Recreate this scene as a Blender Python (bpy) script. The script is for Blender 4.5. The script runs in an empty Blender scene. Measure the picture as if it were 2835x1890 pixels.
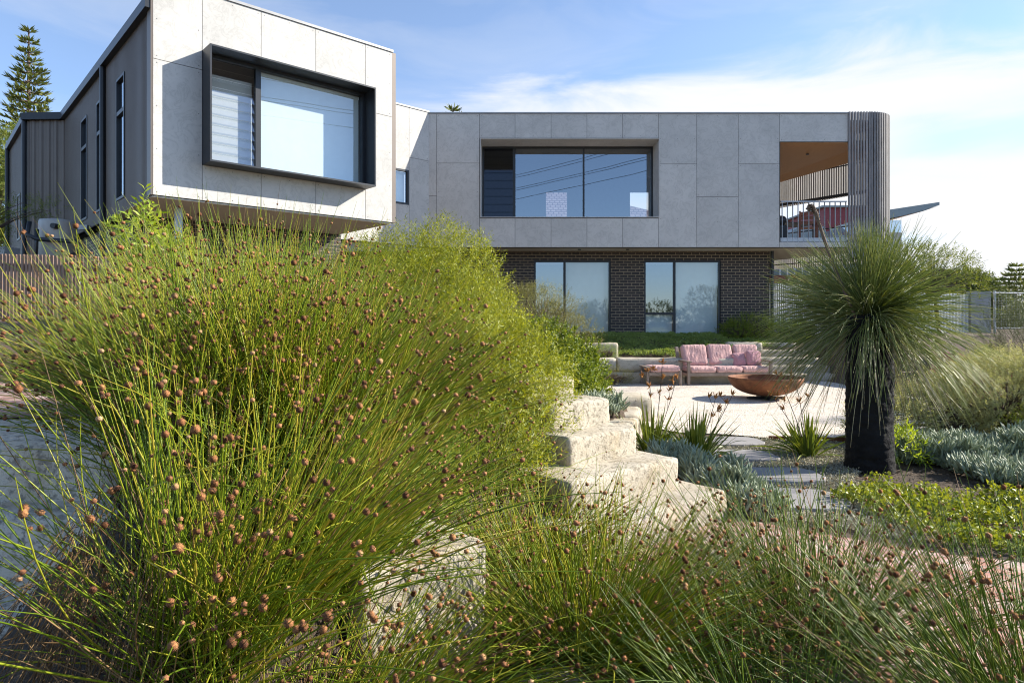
import bpy, math, random
import numpy as np
from mathutils import Vector, Matrix

# ------------------------------------------------------------------ camera, sky, sun, exposure
S = bpy.context.scene
C = S.collection
EYE = 1.55
cam_data = bpy.data.cameras.new("camera")
cam_data.sensor_width = 36.0
cam_data.lens = 36.0 * 1850 / 2835
cam_data.shift_y = -53 / 2835
cam_data.clip_start = 0.05
cam_data.clip_end = 3000
cam = bpy.data.objects.new("camera", cam_data)
cam.location = (0, 0, EYE)
cam.rotation_euler = (math.radians(90), 0, 0)
C.objects.link(cam)
S.camera = cam

SUN = Vector((0.858, 0.145, 0.493)).normalized()
sun_el = math.asin(SUN.z)
sun_az = math.atan2(SUN.x, SUN.y)

world = bpy.data.worlds.new("World")
S.world = world
world.use_nodes = True


def build_world():
    nt = world.node_tree
    N, L = nt.nodes, nt.links
    N.clear()
    out = N.new("ShaderNodeOutputWorld")
    bg = N.new("ShaderNodeBackground")
    bg.inputs["Strength"].default_value = 0.108
    sky = N.new("ShaderNodeTexSky")
    sky.sky_type = "NISHITA"
    sky.sun_disc = False
    sky.sun_elevation = sun_el
    sky.sun_rotation = sun_az
    sky.altitude = 20
    sky.air_density = 1.0
    sky.dust_density = 0.1
    sky.ozone_density = 2.5
    geo = N.new("ShaderNodeTexCoord")
    sep = N.new("ShaderNodeSeparateXYZ")
    L.new(geo.outputs["Generated"], sep.inputs[0])

    def math_(op, a, b=None):
        m = N.new("ShaderNodeMath")
        m.operation = op
        for i, v in enumerate((a, b)):
            if v is None:
                continue
            if isinstance(v, (int, float)):
                m.inputs[i].default_value = v
            else:
                L.new(v, m.inputs[i])
        return m.outputs[0]
    # a great bank of cirrus over the quarter of the sky beyond the house, clear blue elsewhere
    q = math_("ADD", math_("MULTIPLY", sep.outputs[1], 0.342), math_("MULTIPLY", sep.outputs[0], 0.17))
    q = math_("SUBTRACT", q, sep.outputs[2])
    mp = N.new("ShaderNodeMapping")
    mp.inputs["Scale"].default_value = (2.2, 2.2, 9.0)
    mp.inputs["Rotation"].default_value = (0.0, 0.22, 0.0)
    L.new(geo.outputs["Generated"], mp.inputs[0])
    n1 = N.new("ShaderNodeTexNoise")
    n1.inputs["Scale"].default_value = 1.6
    n1.inputs["Detail"].default_value = 7
    n1.inputs["Roughness"].default_value = 0.55
    n1.inputs["Distortion"].default_value = 0.6
    L.new(mp.outputs[0], n1.inputs[0])
    nn = math_("MULTIPLY", math_("SUBTRACT", n1.outputs[0], 0.5), 0.26)
    dens = N.new("ShaderNodeMapRange")
    dens.interpolation_type = "SMOOTHSTEP"
    L.new(math_("ADD", q, nn), dens.inputs[0])
    dens.inputs[1].default_value = -0.03
    dens.inputs[2].default_value = 0.075
    side = N.new("ShaderNodeMapRange")
    side.interpolation_type = "SMOOTHSTEP"
    L.new(sep.outputs[0], side.inputs[0])
    side.inputs[1].default_value = -0.42
    side.inputs[2].default_value = -0.02
    fwd = N.new("ShaderNodeMapRange")
    fwd.interpolation_type = "SMOOTHSTEP"
    L.new(sep.outputs[1], fwd.inputs[0])
    fwd.inputs[1].default_value = 0.1
    fwd.inputs[2].default_value = 0.5
    # gaps of blue inside the bank
    n2 = N.new("ShaderNodeTexNoise")
    n2.inputs["Scale"].default_value = 1.1
    n2.inputs["Detail"].default_value = 5
    mp2 = N.new("ShaderNodeMapping")
    mp2.inputs["Location"].default_value = (3.7, 1.2, 0.4)
    mp2.inputs["Scale"].default_value = (2.0, 2.0, 11.0)
    L.new(geo.outputs["Generated"], mp2.inputs[0])
    L.new(mp2.outputs[0], n2.inputs[0])
    gap = N.new("ShaderNodeMapRange")
    gap.interpolation_type = "SMOOTHSTEP"
    L.new(n2.outputs[0], gap.inputs[0])
    gap.inputs[1].default_value = 0.28
    gap.inputs[2].default_value = 0.46
    gap.inputs[3].default_value = 0.30
    gap.inputs[4].default_value = 1.0
    # one long blue opening low in the bank
    op = math_("ADD", math_("SUBTRACT", sep.outputs[2], 0.222), math_("MULTIPLY", math_("SUBTRACT", n1.outputs[0], 0.5), 0.10))
    op = math_("MULTIPLY", op, 32)
    op = math_("POWER", 2.718, math_("MULTIPLY", math_("MULTIPLY", op, op), -1))
    opx = N.new("ShaderNodeMapRange")
    opx.interpolation_type = "SMOOTHSTEP"
    L.new(sep.outputs[0], opx.inputs[0])
    opx.inputs[1].default_value = 0.44
    opx.inputs[2].default_value = 0.54
    opening = math_("SUBTRACT", 1, math_("MULTIPLY", math_("MULTIPLY", op, opx.outputs[0]), 0.62))
    # thin veil everywhere
    veil = N.new("ShaderNodeMapRange")
    L.new(n1.outputs[0], veil.inputs[0])
    veil.inputs[1].default_value = 0.40
    veil.inputs[2].default_value = 0.85
    veil.inputs[3].default_value = 0.0
    veil.inputs[4].default_value = 0.35
    d = math_("MULTIPLY", math_("MULTIPLY", dens.outputs[0], side.outputs[0]), math_("MULTIPLY", fwd.outputs[0], gap.outputs[0]))
    d = math_("MULTIPLY", d, opening)
    d = math_("MAXIMUM", d, math_("MULTIPLY", veil.outputs[0], fwd.outputs[0]))
    mix = N.new("ShaderNodeMixRGB")
    mix.inputs[2].default_value = (3.5, 3.55, 3.65, 1)
    L.new(d, mix.inputs[0])
    tint = N.new("ShaderNodeMixRGB")
    tint.blend_type = "MULTIPLY"
    tint.inputs[0].default_value = 1.0
    tint.inputs[2].default_value = SKYTINT
    # clear sea air: the sky stays blue down towards the horizon
    hz = N.new("ShaderNodeMapRange")
    L.new(sep.outputs[2], hz.inputs[0])
    hz.inputs[1].default_value = 0.0
    hz.inputs[2].default_value = 0.38
    hzc = N.new("ShaderNodeMixRGB")
    hzc.inputs[1].default_value = (0.60, 0.76, 1.0, 1)
    hzc.inputs[2].default_value = (1, 1, 1, 1)
    L.new(hz.outputs[0], hzc.inputs[0])
    hm = N.new("ShaderNodeMixRGB")
    hm.blend_type = "MULTIPLY"
    hm.inputs[0].default_value = 1.0
    L.new(sky.outputs[0], hm.inputs[1])
    L.new(hzc.outputs[0], hm.inputs[2])
    L.new(hm.outputs[0], tint.inputs[1])
    L.new(tint.outputs[0], mix.inputs[1])
    L.new(mix.outputs[0], bg.inputs[0])
    L.new(bg.outputs[0], out.inputs[0])


SKYTINT = (0.93, 0.85, 0.84, 1)
build_world()

sun_data = bpy.data.lights.new("sun", "SUN")
sun_data.energy = 3.8
sun_data.angle = math.radians(0.5)
sun_data.color = (1.0, 0.93, 0.82)
sun_ob = bpy.data.objects.new("sun", sun_data)
sun_ob.rotation_euler = SUN.to_track_quat("Z", "Y").to_euler()
sun_ob.location = (30, 6, 20)
C.objects.link(sun_ob)

S.view_settings.view_transform = "Standard"
S.view_settings.look = "None"
S.view_settings.gamma = 1
S.view_settings.exposure = 1.42
S.render.engine = "CYCLES"
S.cycles.max_bounces = 6
S.cycles.diffuse_bounces = 3
S.cycles.glossy_bounces = 3
S.cycles.transmission_bounces = 4
S.cycles.transparent_max_bounces = 8
S.cycles.use_denoising = True
S.cycles.filter_width = 1.1
S.cycles.sample_clamp_indirect = 4

rng = np.random.default_rng(11)
random.seed(5)
K = 1534.8            # focal length in the 2352-wide photograph


def at(px, py, d):
    """World point seen at photo pixel (2352 wide) at distance d."""
    return np.array(((px - 1176) / K * d, d, EYE + (740 - py) / K * d))


# ------------------------------------------------------------------ mesh helpers
def mesh_np(name, V, F):
    V = np.ascontiguousarray(V, dtype=np.float32)
    F = np.ascontiguousarray(F, dtype=np.int32)
    me = bpy.data.meshes.new(name)
    me.vertices.add(len(V))
    me.vertices.foreach_set("co", V.ravel())
    n, k = F.shape
    me.loops.add(n * k)
    me.loops.foreach_set("vertex_index", F.ravel())
    me.polygons.add(n)
    me.polygons.foreach_set("loop_start", np.arange(0, n * k, k, dtype=np.int32))
    me.update(calc_edges=True)
    return me


def link(name, me, mat=None, parent=None, smooth=False, base=None):
    """One mesh object. With a parent the vertices are in world space and shifted by the parent's location unless base is False."""
    o = bpy.data.objects.new(name, me)
    C.objects.link(o)
    if mat is not None:
        for m in (mat if isinstance(mat, (list, tuple)) else [mat]):
            me.materials.append(m)
    if smooth:
        me.polygons.foreach_set("use_smooth", [True] * len(me.polygons))
    if parent is not None:
        o.parent = parent
    return o


def tag(o, label=None, cat=None, group=None, kind=None):
    if label:
        o["label"] = label
    if cat:
        o["category"] = cat
    if group:
        o["group"] = group
    if kind:
        o["kind"] = kind
    return o


def thing(name, label, cat, loc=(0, 0, 0), rz=0, group=None):
    o = bpy.data.objects.new(name, None)
    C.objects.link(o)
    o.location = loc
    o.rotation_euler = (0, 0, rz)
    o.empty_display_size = 0.1
    return tag(o, label, cat, group)


class MB:
    """Collects quads (and triangles) and links them as one mesh object."""

    def __init__(self):
        self.v, self.f, self.n = [], [], 0

    def add(self, V, F):
        V = np.asarray(V, float)
        self.v.append(V)
        for f in F:
            self.f.append([int(i) + self.n for i in f])
        self.n += len(V)

    def box(self, x0, x1, y0, y1, z0, z1, fr=None):
        V = np.array([(x, y, z) for z in (z0, z1) for y in (y0, y1) for x in (x0, x1)], float)
        if fr is not None:
            V = fr(V)
        self.add(V, [(0, 2, 3, 1), (4, 5, 7, 6), (0, 1, 5, 4), (2, 6, 7, 3), (0, 4, 6, 2), (1, 3, 7, 5)])

    def poly(self, pts):
        self.add(pts, [list(range(len(pts)))])

    def prism(self, xy, z0, z1):
        n = len(xy)
        V = [(p[0], p[1], z0) for p in xy] + [(p[0], p[1], z1) for p in xy]
        F = [list(range(n))[::-1], list(range(n, 2 * n))]
        F += [(i, (i + 1) % n, n + (i + 1) % n, n + i) for i in range(n)]
        self.add(V, F)

    def tube(self, pts, r, k=8, caps=True):
        P = np.asarray(pts, float)
        R = np.full(len(P), r, float) if np.isscalar(r) else np.asarray(r, float)
        V, F = tubes(P[None], R[None], k)
        F = [tuple(f) for f in F]
        n = len(P)
        if caps:
            F += [tuple(range(k))[::-1], tuple(range((n - 1) * k, n * k))]
        self.add(V, F)

    def build(self, name, mat, parent=None, smooth=False, bevel=0):
        V = np.concatenate(self.v)
        if parent is not None and parent.get("_world", True):
            V = V - np.array(origin_of(parent))
        me = bpy.data.meshes.new(name)
        me.from_pydata(V.tolist(), [], self.f)
        me.update()
        o = link(name, me, mat, parent, smooth)
        if bevel:
            m = o.modifiers.new("edge", "BEVEL")
            m.width = bevel
            m.segments = 2
            m.limit_method = "ANGLE"
        return o


LOCAL = set()


def origin_of(o):
    """World location to subtract so that world-space vertices land right under parent o (0 for things built in local space)."""
    if o.name in LOCAL:
        return (0, 0, 0)
    p = Vector((0, 0, 0))
    while o is not None:
        p += o.location
        if o.name in LOCAL:
            return (0, 0, 0)
        o = o.parent
    return p


def tubes(P, R, k=3):
    """P (N,S,3) paths, R (N,S) radii -> vertices, quads."""
    N_, S_, _ = P.shape
    T = np.gradient(P, axis=1)
    T /= np.linalg.norm(T, axis=2, keepdims=True) + 1e-9
    ref = np.zeros_like(T)
    flat = np.abs(T[:, :1, 2:3]) > 0.8
    ref[:] = np.where(flat, np.array([1.0, 0.13, 0.0]), np.array([0.0, 0.1, 1.0]))
    a = np.cross(T, ref)
    a /= np.linalg.norm(a, axis=2, keepdims=True) + 1e-9
    b = np.cross(T, a)
    ang = np.arange(k) * 2 * np.pi / k
    V = P[:, :, None, :] + R[:, :, None, None] * (np.cos(ang)[None, None, :, None] * a[:, :, None, :] + np.sin(ang)[None, None, :, None] * b[:, :, None, :])
    idx = np.arange(N_ * S_ * k).reshape(N_, S_, k)
    q = np.stack([idx[:, :-1, :], np.roll(idx, -1, 2)[:, :-1, :], np.roll(idx, -1, 2)[:, 1:, :], idx[:, 1:, :]], -1)
    return V.reshape(-1, 3), q.reshape(-1, 4)


def leaves_np(Cn, D, Nn, L, W, bend=0.15, shape=0.45):
    """Leaf blades: base Cn, unit direction D, normal Nn, length L, width W -> 6 vertices, 2 quads folded on the midrib."""
    n = len(Cn)
    s = np.cross(D, Nn)
    s /= np.linalg.norm(s, axis=1, keepdims=True) + 1e-9
    u = np.cross(s, D)
    L = np.broadcast_to(L, (n,))[:, None]
    W = np.broadcast_to(W, (n,))[:, None]
    mid = Cn + D * L * shape
    tip = Cn + D * L - u * L * bend
    V = np.stack([Cn, mid + s * W * .5 + u * W * .18, tip, mid - s * W * .5 + u * W * .18, mid], 1).reshape(-1, 3)
    i = np.arange(n)[:, None] * 5
    F = np.concatenate([i + np.array([[0, 1, 2, 4]]), i + np.array([[0, 4, 2, 3]])])
    return V, F


def blades_np(P, W, side):
    """Flat strap leaves along paths P (N,S,3), widths W (N,S), side vectors (N,3)."""
    N_, S_, _ = P.shape
    T = np.gradient(P, axis=1)
    T /= np.linalg.norm(T, axis=2, keepdims=True) + 1e-9
    s = side[:, None, :] - T * np.sum(side[:, None, :] * T, 2, keepdims=True)
    s /= np.linalg.norm(s, axis=2, keepdims=True) + 1e-9
    u = np.cross(T, s)
    V = np.stack([P - s * W[..., None] * .5 + u * W[..., None] * .2, P, P + s * W[..., None] * .5 + u * W[..., None] * .2], 2)
    idx = np.arange(N_ * S_ * 3).reshape(N_, S_, 3)
    q = [np.stack([idx[:, :-1, j], idx[:, :-1, j + 1], idx[:, 1:, j + 1], idx[:, 1:, j]], -1).reshape(-1, 4) for j in (0, 1)]
    return V.reshape(-1, 3), np.concatenate(q)


def unit(v):
    return v / (np.linalg.norm(v, axis=-1, keepdims=True) + 1e-9)


def rand_dirs(n, r=None):
    return unit((r or rng).normal(size=(n, 3)))


_perm = rng.integers(0, 1 << 30, 4096)


def vnoise(p):
    """Value noise in -1..1 at points (N,3)."""
    p = np.asarray(p, float)
    i = np.floor(p).astype(np.int64)
    f = p - i
    f = f * f * (3 - 2 * f)
    tot = np.zeros(len(p))
    for dx in (0, 1):
        for dy in (0, 1):
            for dz in (0, 1):
                h = ((i[:, 0] + dx) * 73856093) ^ ((i[:, 1] + dy) * 19349663) ^ ((i[:, 2] + dz) * 83492791)
                v = (_perm[h & 4095] & 0xFFFF) / 32767.5 - 1
                w = (f[:, 0] if dx else 1 - f[:, 0]) * (f[:, 1] if dy else 1 - f[:, 1]) * (f[:, 2] if dz else 1 - f[:, 2])
                tot += v * w
    return tot


def grid_box(L, W, H, res, r, amp=0.0, freq=3.0, seed=0.0, puff=0.0, top_only=False):
    """A box of L x W x H centred in x, y and standing on z = 0: a fine grid with rounded edges and noise, one closed surface."""
    nx, ny, nz = (max(2, int(round(a / res))) for a in (L, W, H))
    V, F, key = [], [], {}

    def vid(i, j, k):
        t = (i, j, k)
        if t not in key:
            key[t] = len(V)
            V.append(((i / nx - .5) * L, (j / ny - .5) * W, k / nz * H))
        return key[t]
    for i in range(nx):
        for j in range(ny):
            F.append((vid(i, j, 0), vid(i, j + 1, 0), vid(i + 1, j + 1, 0), vid(i + 1, j, 0)))
            F.append((vid(i, j, nz), vid(i + 1, j, nz), vid(i + 1, j + 1, nz), vid(i, j + 1, nz)))
    for i in range(nx):
        for k in range(nz):
            F.append((vid(i, 0, k), vid(i + 1, 0, k), vid(i + 1, 0, k + 1), vid(i, 0, k + 1)))
            F.append((vid(i, ny, k), vid(i, ny, k + 1), vid(i + 1, ny, k + 1), vid(i + 1, ny, k)))
    for j in range(ny):
        for k in range(nz):
            F.append((vid(0, j, k), vid(0, j, k + 1), vid(0, j + 1, k + 1), vid(0, j + 1, k)))
            F.append((vid(nx, j, k), vid(nx, j + 1, k), vid(nx, j + 1, k + 1), vid(nx, j, k + 1)))
    V = np.array(V)
    h = np.array([L / 2, W / 2, H / 2])
    c = V - np.array([0, 0, H / 2])
    if puff:
        u = c / h
        c = c + np.stack([u[:, 0] * 0, u[:, 1] * 0, np.sign(u[:, 2]) * (np.abs(u[:, 2]) > .5) * puff * (1 - u[:, 0] ** 2) ** .6 * (1 - u[:, 1] ** 2) ** .6], 1)
    rr = min(r, h.min() * .98)
    inn = np.clip(c, -(h - rr), h - rr)
    d = c - inn
    ln = np.linalg.norm(d, axis=1, keepdims=True)
    nd = d / (ln + 1e-9)
    # rounded edges: points on the box surface move on to the rounded surface
    lim = np.where(ln > rr, rr, ln)
    c = inn + nd * lim
    if amp:
        nrm = unit(c / h ** 0.5)
        a = vnoise(c * freq + seed) * .6 + vnoise(c * freq * 2.7 + seed * 2 + 7) * .3 + vnoise(c * freq * 7 + seed * 3 + 3) * .18
        c = c + nrm * (a * amp)[:, None]
    return c + np.array([0, 0, H / 2]), F


# ------------------------------------------------------------------ material helpers
def new_mat(name):
    m = bpy.data.materials.new(name)
    m.use_nodes = True
    nt = m.node_tree
    b = nt.nodes["Principled BSDF"]
    return m, nt.nodes, nt.links, b, nt.nodes["Material Output"]


def ramp(N, stops):
    r = N.new("ShaderNodeValToRGB")
    e = r.color_ramp.elements
    while len(e) < len(stops):
        e.new(0.5)
    for x, (p, c) in zip(e, stops):
        x.position = p
        x.color = (*c, 1) if len(c) == 3 else c
    return r


def noise(N, L, vec, scale, detail=4, rough=.55, dist=0.0):
    n = N.new("ShaderNodeTexNoise")
    n.inputs["Scale"].default_value = scale
    n.inputs["Detail"].default_value = detail
    n.inputs["Roughness"].default_value = rough
    n.inputs["Distortion"].default_value = dist
    if vec is not None:
        L.new(vec, n.inputs["Vector"])
    return n


def pos_vec(N, L, scale=(1, 1, 1), obj=False):
    if obj:
        t = N.new("ShaderNodeTexCoord").outputs["Object"]
    else:
        t = N.new("ShaderNodeNewGeometry").outputs["Position"]
    mp = N.new("ShaderNodeMapping")
    mp.inputs["Scale"].default_value = scale
    L.new(t, mp.inputs[0])
    return mp.outputs[0]


def bump(N, L, b, h, strength=.3, dist=.01):
    bp = N.new("ShaderNodeBump")
    bp.inputs["Strength"].default_value = strength
    bp.inputs["Distance"].default_value = dist
    L.new(h, bp.inputs["Height"])
    L.new(bp.outputs[0], b.inputs["Normal"])
    return bp


def plain(name, col, rough=.6, metal=0.0, var=.12, scale=6, bstr=0.0, bscale=60, spec=.5):
    """A painted or natural surface: one colour with a slow and a fine variation."""
    m, N, L, b, o = new_mat(name)
    v = pos_vec(N, L)
    n = noise(N, L, v, scale, 6)
    c = np.array(col)
    r = ramp(N, [(.25, tuple(np.clip(c * (1 - var), 0, 1))), (.75, tuple(np.clip(c * (1 + var), 0, 1)))])
    L.new(n.outputs[0], r.inputs[0])
    L.new(r.outputs[0], b.inputs["Base Color"])
    b.inputs["Roughness"].default_value = rough
    b.inputs["Metallic"].default_value = metal
    b.inputs["Specular IOR Level"].default_value = spec
    if bstr:
        n2 = noise(N, L, v, bscale, 5, .65)
        bump(N, L, b, n2.outputs[0], bstr)
    return m


def leaf_mat(name, stops, trans=.35, rough=.5, tint=(1.15, 1.1, .6), clump=1.2, wclump=.35, spec=.35):
    """Foliage: each leaf draws its own colour, whole clumps drift, and light passes through."""
    m, N, L, b, o = new_mat(name)
    g = N.new("ShaderNodeNewGeometry")
    n = noise(N, L, g.outputs["Position"], clump, 2)
    mx = N.new("ShaderNodeMath")
    mx.operation = "MULTIPLY_ADD"
    L.new(g.outputs["Random Per Island"], mx.inputs[0])
    mx.inputs[1].default_value = 1 - wclump
    mm = N.new("ShaderNodeMath")
    mm.operation = "MULTIPLY"
    L.new(n.outputs[0], mm.inputs[0])
    mm.inputs[1].default_value = wclump
    L.new(mm.outputs[0], mx.inputs[2])
    r = ramp(N, stops)
    L.new(mx.outputs[0], r.inputs[0])
    L.new(r.outputs[0], b.inputs["Base Color"])
    b.inputs["Roughness"].default_value = rough
    b.inputs["Specular IOR Level"].default_value = spec
    if trans:
        t = N.new("ShaderNodeBsdfTranslucent")
        mul = N.new("ShaderNodeMixRGB")
        mul.blend_type = "MULTIPLY"
        mul.inputs[0].default_value = 1
        mul.inputs[2].default_value = (*tint, 1)
        L.new(r.outputs[0], mul.inputs[1])
        L.new(mul.outputs[0], t.inputs[0])
        mixs = N.new("ShaderNodeMixShader")
        mixs.inputs[0].default_value = trans
        L.new(b.outputs[0], mixs.inputs[1])
        L.new(t.outputs[0], mixs.inputs[2])
        L.new(mixs.outputs[0], o.inputs[0])
    return m


def mat_panel():
    m, N, L, b, o = new_mat("fibre_cement")
    v = pos_vec(N, L)
    oi = N.new("ShaderNodeObjectInfo")
    add = N.new("ShaderNodeVectorMath")
    add.operation = "ADD"
    mul = N.new("ShaderNodeVectorMath")
    mul.operation = "SCALE"
    comb = N.new("ShaderNodeCombineXYZ")
    for i in range(3):
        L.new(oi.outputs["Random"], comb.inputs[i])
    L.new(comb.outputs[0], mul.inputs[0])
    mul.inputs["Scale"].default_value = 37
    L.new(v, add.inputs[0])
    L.new(mul.outputs[0], add.inputs[1])
    n = noise(N, L, add.outputs[0], 3.4, 8, .66, .9)
    rings = N.new("ShaderNodeMath")
    rings.operation = "PINGPONG"
    L.new(n.outputs[0], rings.inputs[0])
    rings.inputs[1].default_value = .09
    r = ramp(N, [(0, (.465, .455, .425)), (.02, (.535, .522, .490)), (.09, (.57, .555, .522))])
    L.new(rings.outputs[0], r.inputs[0])
    n2 = noise(N, L, add.outputs[0], 1.1, 4, .6)
    r2 = ramp(N, [(.3, (.86, .865, .87)), (.7, (1.06, 1.06, 1.06))])
    tone = N.new("ShaderNodeMath")
    tone.operation = "MULTIPLY_ADD"
    L.new(oi.outputs["Random"], tone.inputs[0])
    tone.inputs[1].default_value = .26
    sub = N.new("ShaderNodeMath")
    sub.operation = "SUBTRACT"
    L.new(n2.outputs[0], sub.inputs[0])
    sub.inputs[1].default_value = .13
    L.new(sub.outputs[0], tone.inputs[2])
    L.new(tone.outputs[0], r2.inputs[0])
    mx = N.new("ShaderNodeMixRGB")
    mx.blend_type = "MULTIPLY"
    mx.inputs[0].default_value = 1
    L.new(r.outputs[0], mx.inputs[1])
    L.new(r2.outputs[0], mx.inputs[2])
    L.new(mx.outputs[0], b.inputs["Base Color"])
    b.inputs["Roughness"].default_value = .7
    b.inputs["Specular IOR Level"].default_value = .3
    n3 = noise(N, L, v, 40, 4)
    bump(N, L, b, n3.outputs[0], .08, .004)
    return m


def brick_nodes(N, L, vec, c1, c2, mortar, w=.24, h=.086, ms=.008, off=.5):
    t = N.new("ShaderNodeTexBrick")
    t.offset = off
    t.inputs["Scale"].default_value = 1
    t.inputs["Brick Width"].default_value = w
    t.inputs["Row Height"].default_value = h
    t.inputs["Mortar Size"].default_value = ms
    t.inputs["Mortar Smooth"].default_value = .1
    t.inputs["Bias"].default_value = -.2
    t.inputs["Color1"].default_value = (*c1, 1)
    t.inputs["Color2"].default_value = (*c2, 1)
    t.inputs["Mortar"].default_value = (*mortar, 1)
    L.new(vec, t.inputs["Vector"])
    return t


def mat_brick_wall():
    m, N, L, b, o = new_mat("dark_brick")
    g = N.new("ShaderNodeNewGeometry")
    sp = N.new("ShaderNodeSeparateXYZ")
    L.new(g.outputs["Position"], sp.inputs[0])
    cb = N.new("ShaderNodeCombineXYZ")
    L.new(sp.outputs[0], cb.inputs[0])
    L.new(sp.outputs[2], cb.inputs[1])
    t = brick_nodes(N, L, cb.outputs[0], (.018, .014, .013), (.050, .036, .031), (.36, .29, .19), .245, .086, .0065)
    n = noise(N, L, g.outputs["Position"], 14, 5)
    r = ramp(N, [(.3, (.72, .72, .72)), (.75, (1.25, 1.2, 1.15))])
    L.new(n.outputs[0], r.inputs[0])
    mx = N.new("ShaderNodeMixRGB")
    mx.blend_type = "MULTIPLY"
    mx.inputs[0].default_value = 1
    L.new(t.outputs[0], mx.inputs[1])
    L.new(r.outputs[0], mx.inputs[2])
    L.new(mx.outputs[0], b.inputs["Base Color"])
    b.inputs["Roughness"].default_value = .55
    inv = N.new("ShaderNodeMath")
    inv.operation = "SUBTRACT"
    inv.inputs[0].default_value = 1
    L.new(t.outputs["Fac"], inv.inputs[1])
    bump(N, L, b, inv.outputs[0], .6, .006)
    return m


def mat_brick_path():
    m, N, L, b, o = new_mat("old_red_brick_paving")
    v = pos_vec(N, L)
    mp = N.new("ShaderNodeMapping")
    mp.inputs["Rotation"].default_value = (0, 0, math.radians(22))
    L.new(v, mp.inputs[0])
    dn = noise(N, L, v, 3, 2)
    ad = N.new("ShaderNodeVectorMath")
    ad.operation = "MULTIPLY_ADD"
    L.new(dn.outputs["Color"], ad.inputs[0])
    ad.inputs[1].default_value = (.02, .02, 0)
    L.new(mp.outputs[0], ad.inputs[2])
    t = brick_nodes(N, L, ad.outputs[0], (.34, .14, .095), (.50, .26, .19), (.28, .23, .18), .235, .115, .010)
    n = noise(N, L, v, 4.5, 7, .7, .4)
    r = ramp(N, [(.46, (0, 0, 0)), (.66, (1, 1, 1))])
    L.new(n.outputs[0], r.inputs[0])
    mx = N.new("ShaderNodeMixRGB")
    L.new(r.outputs[0], mx.inputs[0])
    L.new(t.outputs[0], mx.inputs[1])
    mx.inputs[2].default_value = (.60, .48, .40, 1)
    n2 = noise(N, L, v, 30, 5)
    r2 = ramp(N, [(.3, (.75, .75, .75)), (.7, (1.15, 1.15, 1.15))])
    L.new(n2.outputs[0], r2.inputs[0])
    m2 = N.new("ShaderNodeMixRGB")
    m2.blend_type = "MULTIPLY"
    m2.inputs[0].default_value = 1
    L.new(mx.outputs[0], m2.inputs[1])
    L.new(r2.outputs[0], m2.inputs[2])
    L.new(m2.outputs[0], b.inputs["Base Color"])
    b.inputs["Roughness"].default_value = .85
    inv = N.new("ShaderNodeMath")
    inv.operation = "SUBTRACT"
    inv.inputs[0].default_value = 1
    L.new(t.outputs["Fac"], inv.inputs[1])
    hh = N.new("ShaderNodeMath")
    hh.operation = "MULTIPLY_ADD"
    L.new(n2.outputs[0], hh.inputs[0])
    hh.inputs[1].default_value = .6
    L.new(inv.outputs[0], hh.inputs[2])
    bump(N, L, b, hh.outputs[0], .8, .012)
    return m


def mat_limestone(name="limestone", col=(.62, .54, .40), dark=(.33, .27, .18)):
    m, N, L, b, o = new_mat(name)
    v = pos_vec(N, L)
    n = noise(N, L, v, 2.2, 6, .6, .5)
    c = np.array(col)
    r = ramp(N, [(.28, tuple(c * np.array((.86, .78, .66)))), (.5, tuple(c)), (.75, tuple(np.clip(c * 1.14, 0, 1)))])
    L.new(n.outputs[0], r.inputs[0])
    n2 = noise(N, L, v, 26, 8, .75)
    r2 = ramp(N, [(.34, (0, 0, 0)), (.47, (1, 1, 1))])
    L.new(n2.outputs[0], r2.inputs[0])
    mx = N.new("ShaderNodeMixRGB")
    L.new(r2.outputs[0], mx.inputs[0])
    mx.inputs[1].default_value = (*dark, 1)
    L.new(r.outputs[0], mx.inputs[2])
    L.new(mx.outputs[0], b.inputs["Base Color"])
    b.inputs["Roughness"].default_value = .9
    b.inputs["Specular IOR Level"].default_value = .15
    n3 = noise(N, L, v, 55, 6, .7)
    ad = N.new("ShaderNodeMath")
    ad.operation = "MULTIPLY_ADD"
    L.new(r2.outputs[0], ad.inputs[0])
    ad.inputs[1].default_value = .7
    L.new(n3.outputs[0], ad.inputs[2])
    bump(N, L, b, ad.outputs[0], .9, .014)
    return m


def mat_gravel():
    m, N, L, b, o = new_mat("crushed_limestone_gravel")
    v = pos_vec(N, L)
    vo = N.new("ShaderNodeTexVoronoi")
    vo.inputs["Scale"].default_value = 60
    L.new(v, vo.inputs["Vector"])
    n = noise(N, L, v, 2.2, 8, .72)
    r = ramp(N, [(.3, (.58, .51, .42)), (.5, (.69, .62, .53)), (.7, (.74, .68, .59))])
    L.new(n.outputs[0], r.inputs[0])
    sp = N.new("ShaderNodeSeparateColor")
    L.new(vo.outputs["Color"], sp.inputs[0])
    r2 = ramp(N, [(0, (.38, .33, .27)), (.08, (.70, .67, .62)), (.3, (.92, .91, .89)), (.6, (1, 1, 1)), (1, (1.08, 1.08, 1.08))])
    L.new(sp.outputs[0], r2.inputs[0])
    mx = N.new("ShaderNodeMixRGB")
    mx.blend_type = "MULTIPLY"
    mx.inputs[0].default_value = 1
    L.new(r.outputs[0], mx.inputs[1])
    L.new(r2.outputs[0], mx.inputs[2])
    L.new(mx.outputs[0], b.inputs["Base Color"])
    b.inputs["Roughness"].default_value = .95
    b.inputs["Specular IOR Level"].default_value = .1
    bump(N, L, b, vo.outputs["Distance"], .7, .012)
    return m


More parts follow.
